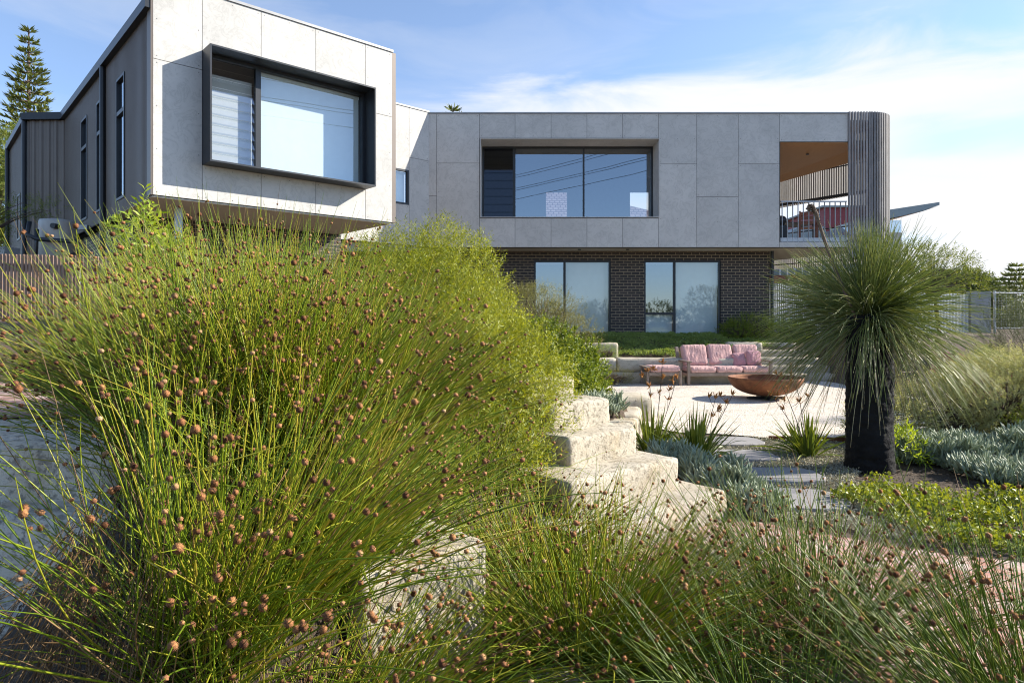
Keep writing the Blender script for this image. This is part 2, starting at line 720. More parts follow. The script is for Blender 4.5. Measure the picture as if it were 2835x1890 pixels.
def mat_ground():
    m, N, L, b, o = new_mat("garden_soil_and_mulch")
    v = pos_vec(N, L)
    n = noise(N, L, v, 55, 6, .75, 1.0)
    r = ramp(N, [(.3, (.03, .021, .015)), (.5, (.11, .08, .055)), (.7, (.26, .20, .15))])
    L.new(n.outputs[0], r.inputs[0])
    n2 = noise(N, L, v, .8, 4, .6)
    r2 = ramp(N, [(.35, (.8, .8, .8)), (.7, (1.25, 1.2, 1.1))])
    L.new(n2.outputs[0], r2.inputs[0])
    mx = N.new("ShaderNodeMixRGB")
    mx.blend_type = "MULTIPLY"
    mx.inputs[0].default_value = 1
    L.new(r.outputs[0], mx.inputs[1])
    L.new(r2.outputs[0], mx.inputs[2])
    L.new(mx.outputs[0], b.inputs["Base Color"])
    b.inputs["Roughness"].default_value = .95
    bump(N, L, b, n.outputs[0], 1.0, .03)
    return m


def mat_glass(name, refl=.35, tint=(.75, .82, .85)):
    m, N, L, b, o = new_mat(name)
    N.remove(b)
    g = N.new("ShaderNodeBsdfGlossy")
    g.inputs["Roughness"].default_value = 0.0
    g.inputs["Color"].default_value = (.86, .93, 1.0, 1)
    wv = noise(N, L, pos_vec(N, L), .7, 1)
    bp = N.new("ShaderNodeBump")
    bp.inputs["Strength"].default_value = .02
    bp.inputs["Distance"].default_value = .05
    L.new(wv.outputs[0], bp.inputs["Height"])
    L.new(bp.outputs[0], g.inputs["Normal"])
    t = N.new("ShaderNodeBsdfTransparent")
    t.inputs["Color"].default_value = (*tint, 1)
    ge = N.new("ShaderNodeNewGeometry")
    dt = N.new("ShaderNodeVectorMath")
    dt.operation = "DOT_PRODUCT"
    L.new(ge.outputs["Normal"], dt.inputs[0])
    L.new(ge.outputs["Incoming"], dt.inputs[1])
    ab = N.new("ShaderNodeMath")
    ab.operation = "ABSOLUTE"
    L.new(dt.outputs["Value"], ab.inputs[0])
    om = N.new("ShaderNodeMath")
    om.operation = "SUBTRACT"
    om.inputs[0].default_value = 1
    L.new(ab.outputs[0], om.inputs[1])
    pw = N.new("ShaderNodeMath")
    pw.operation = "POWER"
    L.new(om.outputs[0], pw.inputs[0])
    pw.inputs[1].default_value = 5
    mr = N.new("ShaderNodeMapRange")
    L.new(pw.outputs[0], mr.inputs[0])
    mr.inputs[3].default_value = refl
    mr.inputs[4].default_value = 1
    mx = N.new("ShaderNodeMixShader")
    L.new(mr.outputs[0], mx.inputs[0])
    L.new(t.outputs[0], mx.inputs[1])
    L.new(g.outputs[0], mx.inputs[2])
    L.new(mx.outputs[0], o.inputs[0])
    return m


def mat_wood(name, c1, c2, scale=(1, 1, 12), rough=.7, obj=False):
    m, N, L, b, o = new_mat(name)
    v = pos_vec(N, L, scale, obj)
    n = noise(N, L, v, 4, 7, .65, .8)
    r = ramp(N, [(.3, c1), (.7, c2)])
    L.new(n.outputs[0], r.inputs[0])
    g = N.new("ShaderNodeNewGeometry")
    mx = N.new("ShaderNodeMixRGB")
    mx.blend_type = "MULTIPLY"
    mx.inputs[0].default_value = 1
    r2 = ramp(N, [(0, (.75, .75, .75)), (1, (1.25, 1.22, 1.2))])
    L.new(g.outputs["Random Per Island"], r2.inputs[0])
    L.new(r.outputs[0], mx.inputs[1])
    L.new(r2.outputs[0], mx.inputs[2])
    L.new(mx.outputs[0], b.inputs["Base Color"])
    b.inputs["Roughness"].default_value = rough
    bump(N, L, b, n.outputs[0], .3, .004)
    return m


def mat_rust():
    m, N, L, b, o = new_mat("rusted_steel")
    v = pos_vec(N, L)
    n = noise(N, L, v, 5, 8, .7, .6)
    r = ramp(N, [(.28, (.10, .035, .016)), (.5, (.23, .085, .032)), (.72, (.36, .16, .065))])
    L.new(n.outputs[0], r.inputs[0])
    v2 = pos_vec(N, L, (3, 3, 26))
    n2 = noise(N, L, v2, 3, 5, .7)
    r2 = ramp(N, [(.3, (.6, .6, .6)), (.7, (1.2, 1.15, 1.1))])
    L.new(n2.outputs[0], r2.inputs[0])
    mx = N.new("ShaderNodeMixRGB")
    mx.blend_type = "MULTIPLY"
    mx.inputs[0].default_value = .8
    L.new(r.outputs[0], mx.inputs[1])
    L.new(r2.outputs[0], mx.inputs[2])
    L.new(mx.outputs[0], b.inputs["Base Color"])
    b.inputs["Roughness"].default_value = .75
    b.inputs["Metallic"].default_value = .15
    n3 = noise(N, L, v, 90, 4)
    bump(N, L, b, n3.outputs[0], .3, .004)
    return m


M = {}
M["panel"] = mat_panel()
M["charcoal"] = plain("charcoal_metal", (.030, .034, .040), .42, .3, .1)
M["seam"] = plain("joint_backing", (.02, .02, .02), .8)
M["coping"] = plain("roof_flashing", (.34, .34, .335), .45, .3)
M["clad"] = plain("corrugated_steel", (.155, .128, .108), .45, .25, .08, 2)
M["brick"] = mat_brick_wall()
M["soffit"] = plain("soffit_board", (.50, .47, .40), .7, 0, .05, 2)
M["timber_ceiling"] = mat_wood("timber_ceiling", (.36, .17, .055), (.50, .26, .10), (14, 1, 1), .35)
M["glass"] = mat_glass("window_glass", .33)
M["glass_clear"] = mat_glass("window_glass_blind", .17, (.86, .93, .95))
M["blind"] = plain("roller_blind", (.76, .77, .75), .9, 0, .03)
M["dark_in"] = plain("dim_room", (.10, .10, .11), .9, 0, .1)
M["grey_timber"] = mat_wood("weathered_battens", (.20, .19, .185), (.34, .33, .325), (3, 3, .6), .75)
M["fence_timber"] = mat_wood("fence_timber", (.20, .125, .085), (.34, .23, .17), (4, 4, .8), .75)
M["galv"] = plain("galvanised_steel", (.42, .44, .46), .45, .5, .12, 9)
M["stone"] = mat_limestone("limestone", (.53, .475, .375), (.33, .28, .205))
M["stone_shade"] = mat_limestone("limestone_paled_for_shade", (.74, .66, .54), (.50, .44, .36))  # limestone copy, paler and warmer to offset dim blue light on the shaded steps
M["stone_cut"] = mat_limestone("sawn_limestone", (.56, .50, .39), (.36, .31, .23))
M["gravel"] = mat_gravel()
M["ground"] = mat_ground()
M["path"] = mat_brick_path()
M["rust"] = mat_rust()
M["teak"] = mat_wood("weathered_teak", (.20, .15, .115), (.36, .29, .235), (2, 2, 2), .75, True)
M["slate"] = plain("grey_flagstone", (.30, .285, .275), .7, 0, .14, 5, .25, 25)

# ================================================================== GROUND
DT = np.array((0.741, 0.671))      # along the front of the angled wing and along the stone steps
DN = np.array((-0.671, 0.741))     # up the steps, back along the wing

BANK = [(-.80, -6), (-.80, 1.8), (-.72, 2.3), (-.45, 2.75), (-.25, 4.2), (.25, 4.72), (-.35, 5.75), (.45, 6.65), (1.0, 7.3), (1.5, 8.6), (1.75, 10.2),
        (1.6, 11.4), (1.15, 13), (.9, 15), (.9, 17), (.9, 60), (-400, 60), (-400, -6)]
CTRL = np.array([(-.35, 1.4, .45), (-.4, 2.5, .55), (-1.3, 1.3, .25), (-1.25, 2.3, .58), (-1.35, 3.0, .75), (-1.5, 3.6, .85), (-2.2, 4.6, .9),
                 (-2.3, 1.8, -.15), (-2.6, 2.6, .1), (-3.0, 3.1, .35), (-3, 3.9, .7), (-3.5, 5, .86), (-2, 6, 1.0), (-6, 9, 1.55), (-8, 10, 1.6), (-9.5, 13.5, 2.05),
                 (-14, 18, 2.3), (-20, 20, 2.3), (-6, 5, 1.0), (-10, 5, 1.2), (-6, 1, .3), (0, 4.8, .40), (-.3, 4.2, .5), (-.5, 6.5, .95), (.4, 7.2, .55), (1.0, 7.9, .40), (1, 9, .42),
                 (1.3, 10.8, .4), (.8, 14, .5), (.8, 16.5, .62), (-3, 12, 1.1), (-3, 17, 1.15), (.5, 19, 1.1), (-3, 20, 1.15), (-8, 25, 1.6), (-30, 30, 1.8), (0, 30, 1.1)])


def in_poly(x, y, poly):
    ins = np.zeros(x.shape, bool)
    n = len(poly)
    for i in range(n):
        x0, y0 = poly[i]
        x1, y1 = poly[(i + 1) % n]
        c = ((y0 > y) != (y1 > y)) & (x < (x1 - x0) * (y - y0) / (y1 - y0 + 1e-12) + x0)
        ins ^= c
    return ins


def sstep(v):
    v = np.clip(v, 0, 1)
    return v * v * (3 - 2 * v)


def bank_h(x, y):
    d2 = (x[..., None] - CTRL[:, 0]) ** 2 + (y[..., None] - CTRL[:, 1]) ** 2 + .02
    w = d2 ** -1.8
    return (w * CTRL[:, 2]).sum(-1) / w.sum(-1)


def height(x, y):
    x = np.asarray(x, float)
    y = np.asarray(y, float)
    b = np.zeros(np.broadcast(x, y).shape)
    terr = np.where(y > 17.15, .55 + .57 * sstep((y - 17.4) / 2.2), 0)
    steps = 1.12 * sstep((y - 17.6) / 1.9) - .15
    slope = 1.10 * sstep((y - 10.5) / 7) * sstep((x - 8.15) / 1.3)
    rise = .55 * sstep((x - 7.2) / 2.2) * sstep((y - 6.2) / 2) * (1 - sstep((y - 8.2) / 1.5))
    b = np.where(x < 6.1, terr, np.where(x < 8.6, np.maximum(steps, slope), np.maximum(slope, 0)))
    b = np.maximum(b, 0)
    b = np.where(y > 20, 1.12, b)
    b = np.where(in_poly(x, y, BANK), np.maximum(bank_h(x, y), -.2), b)
    return b


def build_ground():
    def axis(lo, hi, step, far):
        a = np.arange(lo, hi + 1e-6, step)
        g, e = [], step
        v = hi
        while v < far:
            e *= 1.35
            v += e
            g.append(v)
        l, e = [], step
        v = lo
        while v > -far:
            e *= 1.35
            v -= e
            l.append(v)
        return np.array(l[::-1] + list(a) + g)
    xs, ys = axis(-12, 14, .11, 1500), axis(-1, 21, .11, 1500)
    X, Y = np.meshgrid(xs, ys)
    Z = height(X, Y)
    near = (np.abs(X) < 15) & (Y < 22)
    P = np.stack([X.ravel(), Y.ravel(), np.zeros(X.size)], 1)
    inb = (Z.ravel() > .05)
    Z = Z + ((vnoise(P * 3.1) * .03 + vnoise(P * 9) * .012) * inb).reshape(Z.shape) * near - .012
    n, m = Z.shape
    V = np.stack([X.ravel(), Y.ravel(), Z.ravel()], 1)
    i = np.arange(n * m).reshape(n, m)
    F = np.stack([i[:-1, :-1], i[:-1, 1:], i[1:, 1:], i[1:, :-1]], -1).reshape(-1, 4)
    o = link("ground", mesh_np("ground", V, F), M["ground"], None, True)
    tag(o, kind="structure")


build_ground()


def sheet(name, poly, z, mat, wob=.0, sub=6):
    """A flat sheet with a slightly wandering edge."""
    pts = []
    for i in range(len(poly)):
        a, b_ = np.array(poly[i]), np.array(poly[(i + 1) % len(poly)])
        for k in range(sub):
            pts.append(a + (b_ - a) * k / sub)
    pts = np.array(pts)
    if wob:
        q = np.stack([pts[:, 0], pts[:, 1], np.zeros(len(pts))], 1)
        pts = pts + wob * np.stack([vnoise(q * 1.7), vnoise(q * 1.7 + 9)], 1) + wob * .4 * np.stack([vnoise(q * 6), vnoise(q * 6 + 9)], 1)
    me = bpy.data.meshes.new(name)
    me.from_pydata([(p[0], p[1], z) for p in pts], [], [list(range(len(pts)))])
    o = link(name, me, mat)
    return tag(o, kind="structure")


COURT = [(1.75, 11.3), (1.9, 10.0), (2.5, 9.35), (3.4, 9.05), (4.6, 8.85), (5.8, 9.0), (7.2, 9.7), (8.0, 11.0), (8.3, 14.5), (9, 17.5), (6, 17.7), (1.1, 17.2), (1.2, 15), (1.35, 13)]
sheet("gravel_court", COURT, .006, M["gravel"], .10)
PATH = [(-.5, 3.4), (.1, 4.3), (.7, 4.75), (1.7, 5.35), (2.2, 4.95), (2.9, 4.45), (3.6, 4.15), (5.5, 3.9), (5.5, 2.4), (3.4, 2.55), (2.2, 2.75), (1.2, 2.6), (.2, 2.75)]
sheet("brick_path", PATH, .004, M["path"], .03)
sheet("brick_landing", [(-6, 4.25), (-2.3, 4.25), (-2.6, 5.2), (-3.3, 7), (-6, 7.4)], .945, M["path"], .04)

# ================================================================== HOUSE
house = thing("house", "two storey house with grey panel upper floor, angled wing and dark brick ground floor", "house", (0, 19.4, 1.12))
Y0 = 19.4
KF = K / Y0


def FX(p):
    return (p - 1176) / KF


def FZ(p):
    return EYE + (740 - p) / KF


class Frame:
    """Local (s along, p outward, z up) on a wall through (x, y) with unit direction t."""

    def __init__(self, x, y, t, n):
        self.o, self.t, self.n = np.array((x, y)), np.array(t), np.array(n)

    def __call__(self, V):
        V = np.asarray(V, float)
        xy = self.o + V[:, :1] * self.t + V[:, 1:2] * self.n
        return np.concatenate([xy, V[:, 2:3]], 1)


def panel(fr, s0, s1, z0, z1, p0=0.0, p1=.012, g=.005):
    b = MB()
    b.box(s0 + g, s1 - g, p0, p1, z0 + g, z1 - g, fr)
    o = b.build("cladding_panel", M["panel"], house)
    # rows of fixing heads
    b = MB()
    ns = max(2, int((s1 - s0) / .52) + 1)
    nz = max(2, int((z1 - z0) / .62) + 1)
    if s1 - s0 > .3 and z1 - z0 > .3:
        for i in range(ns):
            for j in range(nz):
                s = s0 + .06 + (s1 - s0 - .12) * i / (ns - 1)
                z = z0 + .06 + (z1 - z0 - .12) * j / (nz - 1)
                b.box(s - .007, s + .007, p1, p1 + .003, z - .007, z + .007, fr)
        b.build("fixing_screws", M["galv_dark"], o)
    return o


M["galv_dark"] = plain("fixing_head", (.16, .155, .15), .5, .4)
F0 = Frame(0, Y0, (1, 0), (0, -1))
ZT, ZB = FZ(262), FZ(568)
# backing wall with the window and balcony openings left free
WX0, WX1, WZ0, WZ1 = FX(1103), FX(1515), FZ(500), FZ(318)
BX0, BX1, BZ0, BZ1 = FX(1792), FX(1947), FZ(555), FZ(327)
XL, XR = FX(985), FX(1947)
b = MB()
for x0, x1, z0, z1 in [(XL, WX0, ZB, ZT), (WX0, WX1, ZB, WZ0), (WX0, WX1, WZ1, ZT), (WX1, BX0, ZB, ZT), (BX0, BX1 + .05, BZ1, ZT), (BX0, BX1 + 1.2, ZB, BZ0)]:
    b.box(x0, x1, -.20, -.002, z0, z1, F0)
b.build("wall_backing", M["seam"], house)
rows = [(985, 1003, 262, 450), (985, 1003, 450, 568), (1003, 1101.5, 262, 375), (1003, 1101.5, 375, 568), (1512.5, 1600, 262, 376), (1512.5, 1600, 376, 568),
        (1600, 1695.5, 262, 452), (1600, 1695.5, 452, 568), (1695.5, 1790, 262, 376), (1695.5, 1790, 376, 568), (1790, 1947, 262, 326)]
cols = [1101.5, 1183, 1265.7, 1348, 1430, 1512.5]
for a, c in zip(cols[:-1], cols[1:]):
    rows += [(a, c, 262, 317.5), (a, c, 501.5, 568)]
for a, c, t, d in rows:
    panel(F0, FX(a), FX(c), FZ(d), FZ(t))
panel(F0, FX(1790), FX(2012), FZ(568), FZ(555.5), 0, .012)
# parapet flashing
b = MB()
b.box(XL - .01, XR, -.3, .035, ZT, ZT + .045, F0)
b.build("parapet_flashing", M["coping"], house)
# window reveal, 0.9 m deep, slightly proud of the panels
b = MB()
RD = -.92
t_ = .02
b.box(WX0, WX1, RD, .03, WZ1 - t_, WZ1, F0)
b.box(WX0, WX1, RD, .03, WZ0, WZ0 + t_, F0)
b.box(WX0, WX0 + t_, RD, .03, WZ0 + t_, WZ1 - t_, F0)
b.box(WX1 - t_, WX1, RD, .03, WZ0 + t_, WZ1 - t_, F0)
b.build("window_reveal", M["panel"], house)


def window(fr, s0, s1, z0, z1, p, bars, panes, fw=.055, fd=.10, mat="charcoal"):
    """bars: list of (s0,s1,z0,z1) members; panes: list of (s0,s1,z0,z1,material,blind 0/1/2). -> frame object with panes and blinds under it"""
    b = MB()
    for a in [(s0, s1, z1 - fw, z1), (s0, s1, z0, z0 + fw), (s0, s0 + fw, z0 + fw, z1 - fw), (s1 - fw, s1, z0 + fw, z1 - fw)]:
        b.box(a[0], a[1], p - fd, p, a[2], a[3], fr)
    for a in bars:
        b.box(a[0], a[1], p - fd + .004, p - .004, a[2], a[3], fr)
    f = b.build("window", M[mat], house)
    for a in panes:
        q = MB()
        q.poly(fr([(a[0], p - .05, a[2]), (a[1], p - .05, a[2]), (a[1], p - .05, a[3]), (a[0], p - .05, a[3])]))
        q.build("pane", M[a[4]], f)
        if a[5]:
            q = MB()
            q.box(a[0] + .01, a[1] - .01, p - .16, p - .155, a[2], a[3] - .06, fr)
            q.box(a[0] + .01, a[1] - .01, p - .20, p - .13, a[3] - .06, a[3], fr)
            q.build("blind", M["blind"], f)
    return f


# big upper window: louvres on one side, two panes
KW = K / (Y0 - RD)


def WXp(p):
    return (p - 1176) / KW


def WZp(p):
    return EYE + (740 - p) / KW


s0, s1, z0, z1 = WX0 + t_, WX1 - t_, WZ0 + t_, WZ1 - t_
m1, m2 = WXp(1181), WXp(1340)
win = window(F0, s0, s1, z0, z1, RD + .10, [(m1 - .04, m1 + .04, z0 + .055, z1 - .055), (m2 - .025, m2 + .025, z0 + .055, z1 - .055)],
             [(m1 + .04, m2 - .025, z0 + .055, z1 - .055, "glass", 0), (m2 + .025, s1 - .055, z0 + .055, z1 - .055, "glass", 0)], .055)


def louvres(fr, s0, s1, z0, z1, p, n, parent, mat):
    b = MB()
    h = (z1 - z0) / n
    for i in range(n):
        za = z0 + i * h
        V = fr(np.array([(s0, p - .03, za + h * 1.04), (s1, p - .03, za + h * 1.04), (s1, p + .025, za), (s0, p + .025, za)]))
        b.poly(V)
    b.build("louvre_blades", M[mat], parent)


M["louvre"] = mat_glass("louvre_glass", .10, (.75, .78, .78))
M["louvre_pale"] = mat_glass("louvre_glass_pale", .30, (.85, .88, .88))
louvres(F0, s0 + .055, m1 - .04, z0 + .055, z1 - .055, RD + .04, 9, win, "louvre")

# room behind the big window, with two openings through to the far side
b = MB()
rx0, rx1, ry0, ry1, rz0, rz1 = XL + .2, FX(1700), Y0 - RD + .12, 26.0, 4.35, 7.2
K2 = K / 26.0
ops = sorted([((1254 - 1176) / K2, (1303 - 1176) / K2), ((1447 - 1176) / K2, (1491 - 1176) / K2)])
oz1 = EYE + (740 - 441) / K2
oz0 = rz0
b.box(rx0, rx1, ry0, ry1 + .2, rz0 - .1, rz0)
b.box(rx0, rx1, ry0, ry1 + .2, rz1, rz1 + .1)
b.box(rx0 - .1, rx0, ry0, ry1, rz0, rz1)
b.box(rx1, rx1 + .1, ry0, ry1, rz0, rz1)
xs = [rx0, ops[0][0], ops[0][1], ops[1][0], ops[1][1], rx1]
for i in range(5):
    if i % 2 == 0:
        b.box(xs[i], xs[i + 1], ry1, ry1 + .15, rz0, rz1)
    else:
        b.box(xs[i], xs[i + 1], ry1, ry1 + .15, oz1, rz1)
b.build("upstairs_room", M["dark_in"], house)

# ground floor of dark brick, set back under the overhang
YB = 20.5
KB = K / YB
FB = Frame(0, YB, (1, 0), (0, -1))


def BX(p):
    return (p - 1176) / KB


def BZ(p):
    return EYE + (740 - p) / KB


bx1 = BX(1768)
wins = [(BX(1227), BX(1403), BZ(770), BZ(598)), (BX(1480), BX(1656), BZ(770), BZ(598))]
b = MB()
edges = [-6.0, wins[0][0], wins[0][1], wins[1][0], wins[1][1], bx1]
for i in range(0, 5, 2):
    b.box(edges[i], edges[i + 1], -.25, 0, .9, ZB, FB)
for w in wins:
    b.box(w[0], w[1], -.25, 0, w[3], ZB, FB)
    b.box(w[0], w[1], -.25, 0, .9, w[2], FB)
b.box(bx1 - .25, bx1, -6, -.25, .9, ZB, FB)
b.build("brick_wall", M["brick"], house)
for i, w in enumerate(wins):
    px = (1297, 1550)[i]
    m = BX(px)
    tz = BZ(720)
    window(FB, w[0], w[1], w[2], w[3], -.04, [(m - .035, m + .035, w[2] + .05, w[3] - .05), (w[0] + .05, m - .035, tz - .035, tz + .035)],
           [(w[0] + .05, m - .035, tz + .035, w[3] - .05, "glass", 0), (w[0] + .05, m - .035, w[2] + .05, tz - .035, "glass_clear", 1),
            (m + .035, w[1] - .05, w[2] + .05, w[3] - .05, "glass_clear", 1)], .05)
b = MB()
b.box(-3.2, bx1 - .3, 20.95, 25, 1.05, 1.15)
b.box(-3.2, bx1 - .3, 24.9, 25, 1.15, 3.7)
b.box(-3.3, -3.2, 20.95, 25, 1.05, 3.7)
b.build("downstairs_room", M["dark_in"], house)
# soffit under the upper floor and the cantilevered balcony
SIDE = np.array((-.5, .866))
CRN = np.array((11.25, 20.3))
far_ = CRN + SIDE * 7.5
b = MB()
b.prism([(XL - .02, Y0 + .004), (10.6, Y0 + .004), (11.15, Y0 + .75), tuple(far_ - (0.12, 0)), (XL - .02, far_[1])], ZB + .004, ZB + .05)
b.build("soffit", M["soffit"], house)
b = MB()
b.prism([(BX0 - .02, Y0 + .2), (10.6, Y0 + .2), (11.1, Y0 + .85), tuple(far_ - (.15, 0)), (BX0 - .02, far_[1])], ZB + .06, FZ(549))
b.build("balcony_floor", M["grey_timber"], house)
# raked timber ceiling of the balcony
zc0, zc1 = BZ1, 6.22
P_ = [(BX0 - .3, Y0 + .02, zc0), (10.4, Y0 + .02, zc0 - .02), (11.0, Y0 + .6, zc0 - .2), (far_[0] - .1, far_[1], zc1), (BX0 - .3, far_[1], zc1)]
b = MB()
top = [(p[0], p[1], p[2] + .08) for p in P_]
b.add(P_ + top, [(0, 1, 2, 3, 4), (9, 8, 7, 6, 5), (0, 5, 6, 1), (1, 6, 7, 2), (2, 7, 8, 3), (3, 8, 9, 4), (4, 9, 5, 0)])
b.build("balcony_ceiling", M["timber_ceiling"], house)
b = MB()
b.tube([(9.0, 20.35, zc0 - .10), (9.0, 20.35, zc0 - .125)], .045, 14)
b.build("downlight", M["charcoal"], house)
for px in (1420, 1735):
    b = MB()
    x = (px * .4253 + 1000) * .8296
    x = (x - 1176) / K * 19.95
    b.tube([(x, 19.95, ZB + .004), (x, 19.95, ZB - .02)], .05, 14)
    b.build("downlight", M["charcoal"], house)
b = MB()
b.box(BX0 - .12, BX0 - .02, Y0 + .2, far_[1], ZB + .06, ZT)
b.build("balcony_inner_wall", M["clad"], house)
b = MB()
b.box(XL + .1, BX0 - .12, 19.65, far_[1] + 1, ZT - .35, ZT - .25)
b.prism([(BX0 - .12, Y0 + .25), (10.5, Y0 + .25), (10.95, Y0 + .9), tuple(far_ - (.2, 0)), (BX0 - .12, far_[1])], ZT - .2, ZT - .1)
b.build("roof", M["coping"], house)

# round-cornered batten screen
path = [np.array((XR + .03, Y0 - .03))]
r_ = .85
cx, cy = 10.42, Y0 - .03 + r_
pts = [np.array((x, Y0 - .03)) for x in np.arange(XR + .03, cx, .083)]
for a in np.arange(-90, 31, 5.6):
    pts.append(np.array((cx + r_ * math.cos(math.radians(a)), cy + r_ * math.sin(math.radians(a)))))
n_front = len(pts)
p = pts[-1]
d_ = SIDE
while p[1] < 26.5:
    p = p + d_ * .083
    pts.append(p)
pts = np.array(pts)
b, b2, b3, b4 = MB(), MB(), MB(), MB()
ctr = np.array((8.5, 22.0))
for i, q in enumerate(pts):
    if i < n_front:
        tq = unit((pts[min(i + 1, len(pts) - 1)] - pts[max(i - 1, 0)])[None])[0]
    else:
        tq = SIDE
    nq = np.array((tq[1], -tq[0]))
    fr = Frame(q[0], q[1], tq, nq)
    if i < n_front + 2 or i > len(pts) - 14:
        (b if i < n_front + 2 else b3).box(-.021, .021, -.035, .035, 3.42, ZT + .05, fr)
    else:
        b2.box(-.021, .021, -.035, .035, 5.58, ZT + .05, fr)
        b4.box(-.021, .021, -.035, .035, 3.42, 4.02, fr)
b.build("slat_screen", M["grey_timber"], house)
b2.build("slat_frieze", M["grey_timber"], house)
b3.build("slat_screen", M["grey_timber"], house)
b4.build("slat_frieze", M["grey_timber"], house)
b = MB()
pi_ = pts[n_front]
for z in (5.62, 6.55, 4.6, 3.55):
    b.tube([(pi_[0] - .06, pi_[1], z), tuple(far_ + np.array((-.3, -.6))) + (z,)], .05 if z in (5.62,) else .02, 6)
    if z != 5.62:
        arc = [(q[0] + (ctr - q)[0] * .012, q[1] + (ctr - q)[1] * .02, z) for q in pts[:n_front]]
        b.tube(arc, .018, 6)
b.build("screen_rail", M["charcoal"], house)
# balustrade
b = MB()
yb = Y0 + .02
for k, px in enumerate(np.arange(1797, 1946, 12.2)):
    x = FX(px)
    b.box(x - .006, x + .006, yb - .025, yb + .025, FZ(556), FZ(463))
b.box(FX(1793), FX(1945), yb - .03, yb + .03, FZ(464), FZ(461.5))
b.box(FX(1793), FX(1945), yb - .012, yb + .012, FZ(556), FZ(546))
b.build("balustrade", M["galv"], house)
# steel post under the balcony and downpipe at the brick corner
b = MB()
b.box(9.98, 10.10, 20.9, 21.02, .6, ZB)
b.build("post", M["galv"], house)
b = MB()
b.tube([(bx1 + .05, YB - .06, 1.0), (bx1 + .05, YB - .06, ZB)], .05, 10)
b.build("downpipe", M["charcoal"], house)

# ---------------------------------------------------------------- short angled link between wing and main front
FC = Frame(FX(985), Y0, -DT, (DT[1], -DT[0]))      # s runs from the corner back towards the wing
ZL = 7.63
b = MB()
lw0, lw1, lz0, lz1 = .69, 1.6, 4.87, 5.85
b.box(0, lw0, -.2, -.002, ZB, ZL, FC)
b.box(lw1, 3.2, -.2, -.002, ZB, ZL, FC)
b.box(lw0, lw1, -.2, -.002, ZB, lz0, FC)
b.box(lw0, lw1, -.2, -.002, lz1, ZL, FC)
b.build("wall_backing", M["seam"], house)
panel(FC, .005, .685, ZB, 6.22)
panel(FC, .005, .685, 6.22, ZL)
panel(FC, .685, 1.65, lz1, ZL)
panel(FC, .685, 1.65, ZB, lz0)
panel(FC, 1.65, 3.2, ZB, ZL)
window(FC, lw0, lw1, lz0, lz1, .02, [], [(lw0 + .05, lw1 - .05, lz0 + .05, lz1 - .05, "glass_clear", 1)], .05)
b = MB()
b.box(0, 3.2, -.3, .03, ZL, ZL + .045, FC)
b.build("parapet_flashing", M["coping"], house)

# ---------------------------------------------------------------- angled wing
A = np.array((-6.13, 11.4))
FA = Frame(A[0], A[1], DT, (DT[1], -DT[0]))
LA = 4.735
ZA = 7.43
h0, h1, hz0, hz1 = .80, 4.09, 4.355, 6.40
b = MB()
b.box(0, h0, -.2, -.002, ZB, ZA, FA)
b.box(h1, LA, -.2, -.002, ZB, ZA, FA)
b.box(h0, h1, -.2, -.002, ZB, hz0, FA)
b.box(h0, h1, -.2, -.002, hz1, ZA, FA)
b.build("wall_backing", M["seam"], house)
cs = [.80, 1.86, 2.96, 4.08]
panel(FA, 0, cs[0], 6.05, ZA)
panel(FA, 0, cs[0], ZB, 6.05)
panel(FA, cs[3], LA, 6.02, ZA)
panel(FA, cs[3], LA, ZB, 6.02)
for a, c in zip(cs[:-1], cs[1:]):
    panel(FA, a, c, hz1 - .01, ZA)
    panel(FA, a, c, ZB, hz0 + .01)
b = MB()
b.box(0, LA + .02, -.3, .035, ZA, ZA + .05, FA)
b.build("parapet_flashing", M["coping"], house)
b = MB()
b.box(-.035, -.002, -.22, .014, ZB, ZA + .05, FA)
b.build("corner_trim", M["clad"], house)
# projecting hood round the picture window
b = MB()
pj, th = .43, .03
b.box(h0, h1, -.12, pj, hz1 - th, hz1, FA)
b.box(h0, h1, -.12, pj, hz0, hz0 + th, FA)
b.box(h0, h0 + th, -.12, pj, hz0 + th, hz1 - th, FA)
b.box(h1 - th, h1, -.12, pj, hz0 + th, hz1 - th, FA)
b.build("window_hood", M["charcoal"], house)
s0, s1, z0, z1 = h0 + th, h1 - th, hz0 + th, hz1 - th
m = 1.80
win = window(FA, s0, s1, z0, z1, .03, [(m - .05, m + .05, z0 + .06, z1 - .06)], [(m + .05, s1 - .06, z0 + .06, z1 - .06, "glass_clear", 1)], .06)
louvres(FA, s0 + .06, m - .05, z0 + .06, z1 - .06, -.02, 11, win, "louvre_pale")
b = MB()
b.box(s0 + .07, m - .06, -.15, -.145, z0 + .06, z1 - .3, FA)
b.build("blind", M["blind"], win)
# long corrugated side of the wing
FS = Frame(A[0], A[1], DN, (-DN[1], DN[0]))
LS = 8.5
ZS = 6.95
sw = [(1.90, 2.58), (3.80, 4.45), (5.50, 6.20)]
sz0, sz1 = 3.95, 6.35


def ribbed(name, fr, s0, s1, z0, z1, pitch, depth, mat):
    n = max(2, int(round((s1 - s0) / pitch)))
    b = MB()
    V, F = [], []
    prof = []
    for i in range(n):
        a = s0 + (s1 - s0) * i / n
        w = (s1 - s0) / n
        prof += [(a, 0), (a + w * .32, 0), (a + w * .5, depth), (a + w * .82, depth)]
    prof.append((s1, 0))
    for s, p in prof:
        V += [(s, p - .02, z0), (s, p - .02, z1)]
    for i in range(len(prof) - 1):
        F.append((2 * i, 2 * i + 2, 2 * i + 3, 2 * i + 1))
    b.add(fr(V), F)
    return b.build(name, mat, house)


